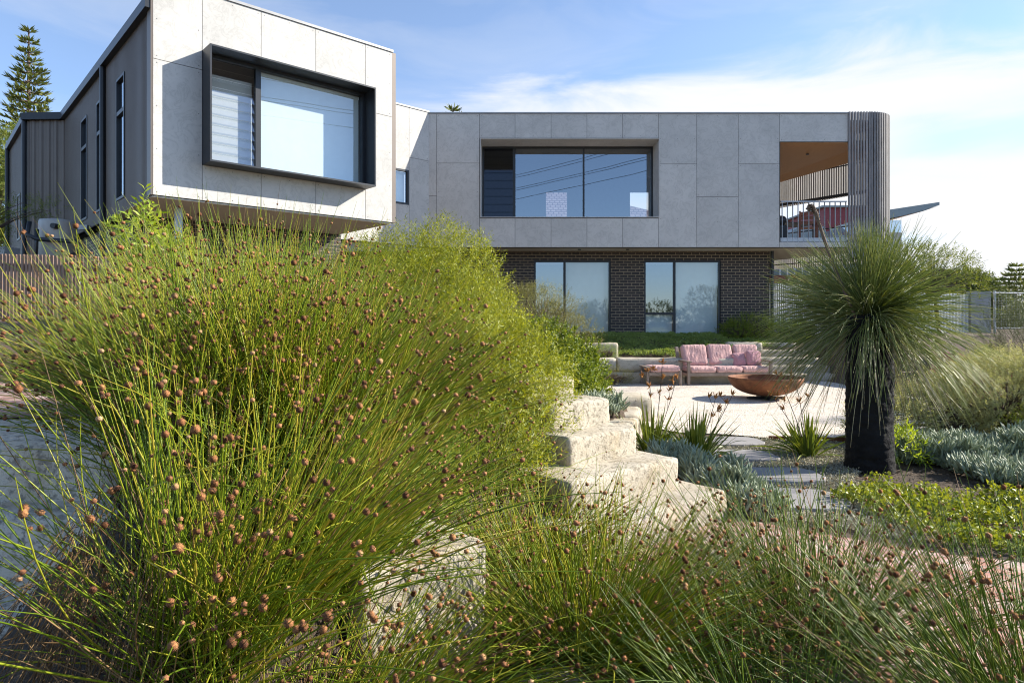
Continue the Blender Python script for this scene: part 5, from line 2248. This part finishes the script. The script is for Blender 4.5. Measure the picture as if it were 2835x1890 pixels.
# ================================================================== STRAPPY PLANTS WITH ORANGE FLOWERS
def kangaroo_paw(label, cx, cy, n, ln, stems, lean=0.0):
    t = thing("kangaroo_paw", label, "plant", (cx, cy, 0), 0, "kangaroo paws round the court")
    org = np.array((cx, cy, 0.0))
    a = rng.random(n) * 6.28
    B = np.stack([cx + np.cos(a) * .10 * rng.random(n), cy + np.sin(a) * .10, np.zeros(n)], 1)
    tl = np.abs(rng.normal(0, .72, n))
    D = np.stack([np.sin(tl) * np.cos(a) + lean, np.sin(tl) * np.sin(a), np.cos(tl)], 1)
    P = arcs(B, unit(D), rng.uniform(ln * .6, ln, n), rng.uniform(.02, .6, n), 8, 2.2)
    W = rng.uniform(.016, .026, n)[:, None] * np.array((.7, .9, 1, 1, .95, .8, .5, .05))[None]
    V, F = blades_np(P - org, W, unit(np.stack([-np.sin(a), np.cos(a), np.zeros(n)], 1) + rng.normal(0, .5, (n, 3))))
    link("strap_leaves", mesh_np("strap_leaves", V, F), M["paw"], t)
    for (dx, dy, h) in stems:
        b = MB()
        s = np.linspace(0, 1, 8)
        tip = np.array((cx + dx, cy + dy, h))
        main = np.array((cx, cy, .05)) * (1 - s)[:, None] + tip * s[:, None]
        main[:, 0] += np.sin(s * 3) * .02
        b.tube(main, np.linspace(.005, .003, 8), 5)
        ends = [tip]
        for j in range(3):
            q = main[4 + j] + np.array((random.uniform(-.10, .10), random.uniform(-.06, .06), random.uniform(.05, .12)))
            b.tube([main[4 + j], (main[4 + j] + q) / 2 + np.array((0, 0, -.01)), q], .0025, 4)
            ends.append(q)
        st = b.build("flower_stem", M["wood"], t)
        fl, fd = [], []
        for e in ends:
            k_ = 9
            d_ = unit(rng.normal(0, .7, (k_, 3)) + np.array((.4 * np.sign(dx + .01), 0, .8)))
            fl.append(np.repeat(e[None], k_, 0) + rng.normal(0, .006, (k_, 3)))
            fd.append(d_)
        for f0, f1 in zip(fl, fd):
            P = arcs(f0, f1, rng.uniform(.035, .055, len(f0)), np.full(len(f0), -.2), 5)
            V, F = tubes(P - org, np.full((len(f0), 5), .0045) * np.array((.6, 1, 1.2, 1, .5)), 5)
            link("flower", mesh_np("flower", V, F), M["paw_flower"], st, True)
    return t


kangaroo_paw("strappy clump beside the tall court block with pale orange flowers above it", 1.62, 7.75, 130, .78, [(.12, .0, 1.08), (-.02, .1, .98), (.3, .05, .9)])
kangaroo_paw("larger strappy clump just before the gravel with dry brown flowers leaning out", 2.02, 7.35, 180, .82, [(.42, .05, .75), (.2, -.05, .72)], .05)
kangaroo_paw("strappy clump at the foot of the grass tree with orange flowers over the fire bowl", 3.42, 7.75, 150, .68, [(-.42, .0, .72), (-.33, .05, .95), (-.15, .05, 1.02)], -.05)
kangaroo_paw("strappy clump behind the grass tree trunk with small orange flowers", 4.55, 8.3, 70, .75, [(.0, .0, .95), (.2, 0, .8)])

# ================================================================== SUCCULENTS
def chalk(name, label, cat, spots, kind=None, group=None, hmax=.22):
    spots = np.array(spots)
    n = len(spots)
    per = 15
    D = unit(rng.normal(0, .55, (n, per, 3)) * np.array((1, 1, .3)) + np.array((0, 0, 1.0)) + rng.normal(0, .35, (n, 1, 3)) * np.array((1, 1, 0)))
    B = np.repeat(spots[:, None], per, 1) + rng.normal(0, .028, (n, per, 3)) * np.array((1, 1, .6))
    D, B = D.reshape(-1, 3), B.reshape(-1, 3)
    P = arcs(B, D, rng.uniform(.07, .15, len(D)), np.full(len(D), -.10), 5)
    V, F = tubes(P, np.full((len(D), 5), .0108) * np.array((.7, 1, 1, .85, .2)), 5)
    c = spots.mean(0)
    c[2] = 0
    if kind:
        o = link(name, mesh_np(name, V, F), M["chalk"], None, True)
        return tag(o, label, None, None, kind)
    t = thing(name + "_plant", label, cat, c, 0, group)
    link("succulent_leaves", mesh_np("succulent_leaves", V - c, F), M["chalk"], t, True)
    B2 = spots
    P = np.stack([B2 * np.array((1, 1, 0)) + np.array((0, 0, -.02)), B2], 1)
    P = np.concatenate([P[:, :1], P[:, :1] * .5 + P[:, 1:] * .5, P[:, 1:]], 1)
    V, F = tubes(P - c, np.full((len(B2), 3), .008), 4)
    link("succulent_stems", mesh_np("succulent_stems", V, F), M["wood"], t)
    return t


def scat(cx, cy, rx, ry, n, zlo, zhi):
    a = rng.random(n) * 6.28
    r = np.sqrt(rng.random(n))
    x, y = cx + np.cos(a) * r * rx, cy + np.sin(a) * r * ry
    return np.stack([x, y, np.maximum(height(x, y), 0) + rng.uniform(zlo, zhi, n)], 1)


chalk("chalk_stick", "blue grey finger succulents beside the third stone step", "succulent", scat(1.55, 6.55, .25, .25, 46, .04, .26), None, "blue succulents by the steps")
chalk("chalk_stick", "blue grey finger succulents between the second step and the slate stones", "succulent", scat(1.85, 5.95, .25, .35, 70, .02, .24), None, "blue succulents by the steps")
chalk("chalk_stick", "low green grey finger succulents edging the lowest stone step", "succulent", scat(2.0, 5.55, .22, .25, 46, .0, .12), None, "blue succulents by the steps")
chalk("chalk_stick", "little tuft of grey succulents under the round leaved shrub", "succulent", scat(1.05, 8.1, .3, .22, 40, .05, .2), None, "blue succulents by the steps")
chalk("succulent_carpet", "drift of blue grey finger succulents beyond the grass tree trunk", None,
      np.concatenate([scat(5.2, 7.6, 1.1, .55, 330, .0, .16), scat(6.4, 6.9, 1.0, .7, 330, .02, .26), scat(5.0, 6.7, .55, .5, 110, .0, .10), scat(5.9, 7.3, .5, .4, 90, .12, .30), scat(4.8, 7.4, .4, .3, 70, .1, .22)]), "stuff")
tag(bpy.data.objects["succulent_carpet"], cat="ground cover")

# ================================================================== GROUND COVERS, MULCH, THYME
def cover(name, label, pts, mat, lmin, lmax, w, per=3, up=.6):
    n = len(pts)
    B = np.repeat(pts, per, 0) + rng.normal(0, .012, (n * per, 3))
    D = unit(rng.normal(0, .7, (n * per, 3)) + np.array((0, 0, up)))
    V, F = leaves_np(B, D, unit(rng.normal(0, .6, (n * per, 3)) + np.array((0, 0, 1))), rng.uniform(lmin, lmax, n * per), w, .2, .55)
    o = link(name, mesh_np(name, V, F), M[mat])
    return tag(o, label, "ground cover", None, "stuff")


def area(poly, n, zlo, zhi, lump=.0):
    xs, ys = [p[0] for p in poly], [p[1] for p in poly]
    x, y = rng.uniform(min(xs), max(xs), n * 2), rng.uniform(min(ys), max(ys), n * 2)
    k = in_poly(x, y, poly)
    x, y = x[k][:n], y[k][:n]
    z = np.maximum(height(x, y), 0)
    q = np.stack([x, y, np.zeros(len(x))], 1)
    l = np.clip(vnoise(q * 3.5) * .6 + vnoise(q * 8) * .4, -.7, 1)
    return np.stack([x, y, z + rng.uniform(zlo, zhi, len(x)) + lump * l], 1)


bedA = [(.9, 17.5), (6.2, 17.5), (6.2, 18.4), (8.6, 19.3), (8.6, 20.4), (.9, 20.4)]
p = area([(1.2, 18.1), (4.5, 17.75), (6.3, 18.3), (6.6, 18.9), (8.4, 19.3), (8.4, 20.4), (1.2, 20.4)], 15000, .02, .08, .08)
cover("creeping_ground_cover", "mat of small green leaves between the low stone wall and the brick ground floor", p, "ground_leaf", .03, .055, .024, 3, 1.3)
p = area([(2.75, 5.75), (3.4, 6.3), (3.9, 5.9), (5.2, 6.1), (6.2, 5.6), (6.4, 4.1), (3.9, 4.15), (3.0, 4.65)], 6500, .0, .10, .09)
cover("yellow_green_ground_cover", "bright yellow green leafy ground cover beside the brick path", p, "yellow_leaf", .025, .05, .028, 3)
p = area([(1.75, 8.7), (2.4, 9.0), (4.4, 8.75), (6.0, 8.9), (5.0, 8.0), (4.0, 7.4), (3.3, 6.5), (3.5, 5.7), (2.9, 4.75), (1.9, 5.35), (2.0, 6.4)], 29000, -.004, .012, .012)
st = [(2.84, 8.55, .39, .32), (2.62, 7.66, .43, .33), (2.70, 6.67, .41, .35), (2.50, 5.77, .40, .37)]
for (cx, cy, rx, ry) in st:
    k = (np.abs((p[:, 0] - cx) / rx) ** 3 + np.abs((p[:, 1] - cy) / ry) ** 3) > .9
    p = p[k]
cover("grey_thyme", "silvery creeping thyme growing round the stepping stones", p, "thyme", .014, .030, .013, 3, .5)
p = np.concatenate([area([(1.6, 8.9), (6.2, 9.1), (5.6, 6.0), (3.6, 5.8), (1.7, 5.4)], 5200, -.002, .012), area(bedA[:2] + [(6.2, 18.3), (.9, 18.3)], 2600, -.002, .014)])
for (cx, cy, rx, ry) in st:
    k = (np.abs((p[:, 0] - cx) / rx) ** 3 + np.abs((p[:, 1] - cy) / ry) ** 3) > .9
    p = p[k]
n = len(p)
V, F = leaves_np(p, unit(rng.normal(0, 1, (n, 3)) * np.array((1, 1, .25))), unit(rng.normal(0, .3, (n, 3)) + np.array((0, 0, 1))), rng.uniform(.02, .06, n), .014, .05, .5)
o = link("bark_mulch", mesh_np("bark_mulch", V, F), M["chip"])
tag(o, "dark bark mulch scattered in the planting beds", "mulch", None, "stuff")
# dry leaf bits blown on to the gravel
p = area(COURT, 900, .008, .012)
p[:, 2] = rng.uniform(.009, .014, len(p))
n = len(p)
V, F = leaves_np(p, unit(rng.normal(0, 1, (n, 3)) * np.array((1, 1, .1))), unit(rng.normal(0, .2, (n, 3)) + np.array((0, 0, 1))), rng.uniform(.012, .05, n), .012, .05, .5)
o = link("fallen_leaves", mesh_np("fallen_leaves", V, F), M["chip"])
tag(o, "small dry leaves blown over the pale gravel court", "leaf litter", None, "stuff")
# leaf litter and small stones on the brick path and bank
p = area([(-3.5, 2), (-.2, 2.2), (0, 4.2), (.2, 5.5), (-1, 8), (-5, 9), (-4, 5)], 4200, 0, .02)
n = len(p)
V, F = leaves_np(p, unit(rng.normal(0, 1, (n, 3)) * np.array((1, 1, .25))), unit(rng.normal(0, .3, (n, 3)) + np.array((0, 0, 1))), rng.uniform(.03, .08, n), .012, .05, .5)
o = link("leaf_litter", mesh_np("leaf_litter", V, F), M["chip"])
tag(o, "dry brown litter under the rushes on the bank", "leaf litter", None, "stuff")

# ================================================================== PLANTS BY THE HOUSE AND ROUND THE COURT
shrub("dark_wall_shrub", "dark green sprawling shrub at the end of the brick wall", "shrub", [(7.1, 19.9, 1.35, .75, .35, .38), (6.7, 19.8, 1.25, .5, .3, .25)], 900, 9, "glossy", .16, (.04, .07), .014, .5, .8, None, .8, base=(7.1, 19.9, 1.0))
shrub("bright_wall_shrub", "bright green low shrub next to the downpipe", "shrub", [(8.25, 19.75, 1.28, .62, .3, .28)], 520, 9, "lime", .14, (.04, .06), .018, .5, .8, None, .8, base=(8.25, 19.75, 1.0))
shrub("wispy_grass", "wispy brownish tuft before the lower wall course", "grass tuft", [(2.45, 16.55, .12, .55, .3, .20)], 420, 10, "fine_olive", .2, (.04, .07), .004, .7, .5, None, .8, base=(2.45, 16.55, 0))
shrub("wispy_grass", "small grey green tuft at the rough stone block", "grass tuft", [(2.45, 17.55, .72, .35, .2, .18)], 260, 10, "ground_leaf", .14, (.03, .05), .005, .7, .5, None, .8, base=(2.45, 17.5, .5))
shrub("pale_grey_bush", "pale silvery green bush with tiny leaves filling the bed behind the succulents", "shrub",
      [(5.4, 8.7, .36, .75, .6, .42), (6.2, 8.6, .52, .8, .7, .50), (7.1, 8.4, .62, .8, .8, .60), (4.8, 8.5, .24, .5, .5, .30), (6.7, 9.1, .62, .8, .6, .50)], 9500, 12, "greyleaf", .14, (.022, .038), .0105, .6, .8, None, .72, base=(6.3, 8.6, .1))
shrub("rosemary_bush", "dark upright bushy shrub with finger like shoots before the pipe gate", "shrub",
      [(8.1, 10.9, 1.0, .42, .5, .78), (8.55, 11.0, .95, .6, .6, .8), (9.2, 11.2, 1.2, .7, .8, .9), (8.1, 10.7, .6, .4, .5, .5), (9.6, 10.6, 1.2, .7, .8, .9)], 2100, 40, "rosemary", .34, (.018, .03), .006, 1.8, .8, None, .75, jit=.15, base=(8.9, 11, .1))
n = 900
for (cx, cy, z0, nn, ln, lab) in [(9.0, 13.2, .55, 800, .75, "yellow green tussock behind the grass tree leaves"), (8.5, 12.4, .35, 600, .65, "smaller yellow green tussock at the court edge"), (9.7, 13.6, .5, 700, .8, "yellow green tussock beside the dark upright bush")]:
    a = rng.random(nn) * 6.28
    tl = np.abs(rng.normal(0, .5, nn))
    D = np.stack([np.sin(tl) * np.cos(a), np.sin(tl) * np.sin(a), np.cos(tl)], 1)
    z0 = float(max(height(cx, cy), 0))
    P = arcs(np.array((cx, cy, z0)) + rng.normal(0, .08, (nn, 3)) * np.array((1, 1, 0)), D, rng.uniform(ln * .6, ln * 1.2, nn), rng.uniform(.05, .5, nn), 7)
    t = thing("tussock_grass", lab, "grass tussock", (cx, cy, z0), 0, "yellow green tussocks")
    W = rng.uniform(.006, .011, nn)[:, None] * np.array((.8, 1, 1, 1, .8, .5, .05))[None]
    V, F = blades_np(P - np.array((cx, cy, z0)), W, rand_dirs(nn))
    link("grass_blades", mesh_np("grass_blades", V, F), M["yellow_leaf"], t)
shrub("leafy_shrub", "green leafy shrub behind the steel slat fence under the balcony", "shrub", [(10.6, 24.3, 2.2, 1.3, .8, .85), (12.2, 25, 2.4, 1.4, .8, 1.0), (9.2, 24.0, 1.7, .6, .5, .6)], 2400, 9, "tree", .3, (.06, .11), .035, .5, .8, None, .8, base=(11, 24.4, 1.1))
shrub("white_flower_cover", "dark leafy plant with round leaves at the edge of the yellow green cover", "shrub", [(5.0, 5.2, .12, .7, .6, .22), (5.4, 5.6, .2, .6, .5, .25)], 700, 8, "glossy", .10, (.03, .05), .03, .8, .7, None, .7, base=(5.1, 5.3, 0))

# ================================================================== TREES
def norfolk(label, x, y, z0, h, r, tiers, d_leaf, group="norfolk pines", per=7, leaf=.5, curl=.25, top_bare=.04):
    t = thing("norfolk_pine_tree", label, "pine tree", (x, y, z0), 0, group)
    org = np.array((x, y, z0))
    b = MB()
    b.tube([(x, y, z0), (x, y, z0 + h * .5), (x, y, z0 + h * .97)], [h * .016, h * .010, h * .002], 8)
    b.build("trunk", M["wood"], t, True)
    PB, RB, LB, LDs = [], [], [], []
    for i in range(tiers):
        f = i / (tiers - 1)
        z = z0 + h * (1 - top_bare - (1 - top_bare - .18) * f ** .95)
        R_ = r * (.07 + .93 * f ** .75) * random.uniform(.82, 1.12)
        nb_ = per if f > .12 else 5
        a0 = random.random() * 6
        for k in range(nb_):
            a = a0 + k * 2 * math.pi / nb_ + random.uniform(-.2, .2)
            Rk = R_ * random.uniform(.75, 1.1)
            s = np.linspace(0, 1, 7)
            d = np.array((math.cos(a), math.sin(a), 0))
            zz = -.16 * s * Rk + curl * s ** 2.4 * Rk + .10 * Rk * (1 - f)
            P = np.array((x, y, z)) + d * (s * Rk)[:, None]
            P[:, 2] += zz
            PB.append(P)
            RB.append(np.linspace(.035, .008, 7) * (h / 18))
            m = int(20 * Rk / max(d_leaf, .01) * .45) + 8
            u = rng.uniform(.18, 1.0, m) ** .8
            pos = np.stack([np.interp(u, s, P[:, j]) for j in range(3)], 1)
            sd = np.array((-d[1], d[0], 0))
            sgn = rng.choice([-1, 1], m)
            ld = unit(d * .75 + sd * (sgn * rng.uniform(.35, 1.0, m))[:, None] + np.array((0, 0, .38)) + rng.normal(0, .18, (m, 3)))
            LB.append(pos)
            LDs.append(ld)
    V, F = tubes(np.array(PB) - org, np.array(RB), 4)
    link("branches", mesh_np("branches", V, F), M["wood"], t)
    LB, LDs = np.concatenate(LB), np.concatenate(LDs)
    V, F = leaves_np(LB - org, LDs, unit(rng.normal(0, .5, (len(LB), 3)) + np.array((0, 0, 1))), rng.uniform(.6, 1.1, len(LB)) * leaf, leaf * .20, -.15, .5)
    link("needle_sprays", mesh_np("needle_sprays", V, F), M["pine"], t)
    return t


q = at(66, 46, 44)
norfolk("tall norfolk pine rising beyond the dark gutter of the wing", q[0], 44, 1.5, q[2] - 1.5, 3.0, 26, .42, per=8, leaf=.55)
q = at(1041, 235, 60)
norfolk("norfolk pine whose tip shows just over the flat roof", q[0], 60, 1.5, q[2] - 1.5, 3.6, 24, .8, leaf=.8)
q = at(2334, 607, 80)
norfolk("distant norfolk pine above the pipe gate, the taller of two", q[0], 80, 1, q[2] - 1, 3.6, 12, .8, leaf=.9)
q = at(2296, 640, 95)
norfolk("distant norfolk pine above the pipe gate, the shorter of two", q[0], 95, 1, q[2] - 1, 3.4, 10, .9, leaf=1.0)


def tree(name, label, x, y, z0, lobes, n, leaves, mat, trunk=.12, **kw):
    t = shrub(name, label, "tree", lobes, n, leaves, mat, base=(x, y, z0), wood=False, **kw)
    lob = np.array(lobes)
    org = np.array((x, y, z0))
    b = MB()
    c = lob[:, :3].mean(0)
    b.tube([(x, y, z0 - .1), (x * .6 + c[0] * .4, y * .6 + c[1] * .4, z0 * .5 + c[2] * .5), tuple(c)], [trunk, trunk * .75, trunk * .4], 10)
    b.build("trunk", M["wood"], t, True)
    PB, RB = [], []
    for l in lob:
        for k in range(9):
            e = l[:3] + rand_dirs(1)[0] * l[3:] * .85
            s = np.linspace(0, 1, 6)[:, None]
            st_ = c * .5 + org * .5
            P = st_ * (1 - s) + e * s
            P[:, 2] += np.sin(s[:, 0] * 3.14) * .25
            PB.append(P)
            RB.append(np.linspace(trunk * .4, .006, 6))
    V, F = tubes(np.array(PB) - org, np.array(RB), 5)
    link("limbs", mesh_np("limbs", V, F), M["wood"], t, True)
    return t


tree("feathery_tree", "light green feathery tree leaning in beside the dark wing", -24.2, 30, 1.8,
     [(-22.7, 30, 8.7, 1.4, 1.4, 1.5), (-22.5, 30, 7.0, 1.6, 1.4, 1.4), (-22.3, 30, 5.2, 1.5, 1.2, 1.2), (-24.2, 30, 8.3, 1.9, 1.4, 2)], 4200, 12, "feather", .16,
     twig=.45, leaf=(.10, .16), width=.035, up=.2, spread=.8, shell=.5)
tree("leafy_bough_tree", "olive green tree with a thin bough reaching across the dark wall", -12.9, 14.8, 2.0,
     [(-11.9, 14.8, 3.85, .7, .5, .35), (-10.6, 14.6, 4.05, .75, .3, .13), (-12.1, 14.8, 3.3, .7, .5, .45)], 700, 12, "feather", .05,
     twig=.22, leaf=(.04, .07), width=.011, up=.1, spread=.8, shell=.3)
tree("hedge_tree", "dense dark green round headed tree beyond the steel fence", 25.5, 36.5, 1.1,
     [(23.3, 36.5, 3.25, 1.2, 1.2, .95), (24.8, 36.5, 3.25, 1.2, 1.2, .95), (25.7, 36.5, 2.8, .7, 1, .8)], 3600, 10, "tree", .2, twig=.4, leaf=(.10, .17), width=.06, up=.4, spread=.8, shell=.75)
tree("pinnate_tree", "light green airy small tree behind the grass tree crown", 14.6, 22.8, 1.1,
     [(13.6, 22.8, 3.75, 1.0, .7, .40), (14.8, 22.8, 3.45, .8, .6, .38), (15.5, 22.9, 3.0, .6, .5, .4), (13.0, 22.8, 3.5, .6, .5, .35)], 520, 14, "feather", .07, twig=.38, leaf=(.06, .10), width=.028, up=.1, spread=.8, shell=.5)
tree("thin_tree", "thin dark leaved scrub below the distant pines", 33, 44, 1.0, [(32.0, 44, 2.0, 1.2, 1, 1.1), (34.0, 44, 1.9, 1.5, 1, 1.0)], 1300, 9, "pine", .10, twig=.4, leaf=(.10, .17), width=.05, up=.4, spread=.8, shell=.7)

tree("street_tree", "spreading street tree mirrored in the ground floor windows", 15.0, -9, 0, [(14.8, -9, 3.2, 1.5, 1.2, .9), (15.8, -9, 2.6, 1.2, 1, .8), (13.8, -9, 2.2, .9, .9, .7)], 900, 9, "tree", .12, twig=.4, leaf=(.08, .14), width=.05, up=.4, spread=.8, shell=.7)
for (x, lab) in [(3.0, "low street tree mirrored in the ground floor window by the big shrub"), (6.5, "low bushy street tree mirrored between the two ground floor windows"), (11.3, "low street tree mirrored in the narrow sash near the brick corner")]:
    tree("street_tree", lab, x, -10, 0, [(x, -10, 2.1, 1.3, 1, .9), (x - 1.0, -10, 1.6, 1.0, 1, .7), (x + 1.1, -10.2, 1.7, 1.0, 1, .7)], 700, 9, "tree", .10, twig=.4, leaf=(.08, .14), width=.05, up=.4, spread=.8, shell=.7)
shrub("strappy_tuft_plant", "small bright green tuft at the foot of the grass tree", "plant", [(4.28, 7.35, .14, .22, .2, .16)], 90, 8, "lime", .16, (.06, .10), .016, .6, .6, None, .6, base=(4.28, 7.35, 0), wood=False)
shrub("low_green_shrub", "soft mid green low shrub between the succulents and the pale bush", "shrub", [(6.3, 7.75, .3, .5, .35, .28), (7.0, 7.5, .4, .5, .4, .35)], 900, 10, "yellow_leaf", .13, (.025, .045), .014, .6, .8, None, .75, base=(6.6, 7.6, 0))
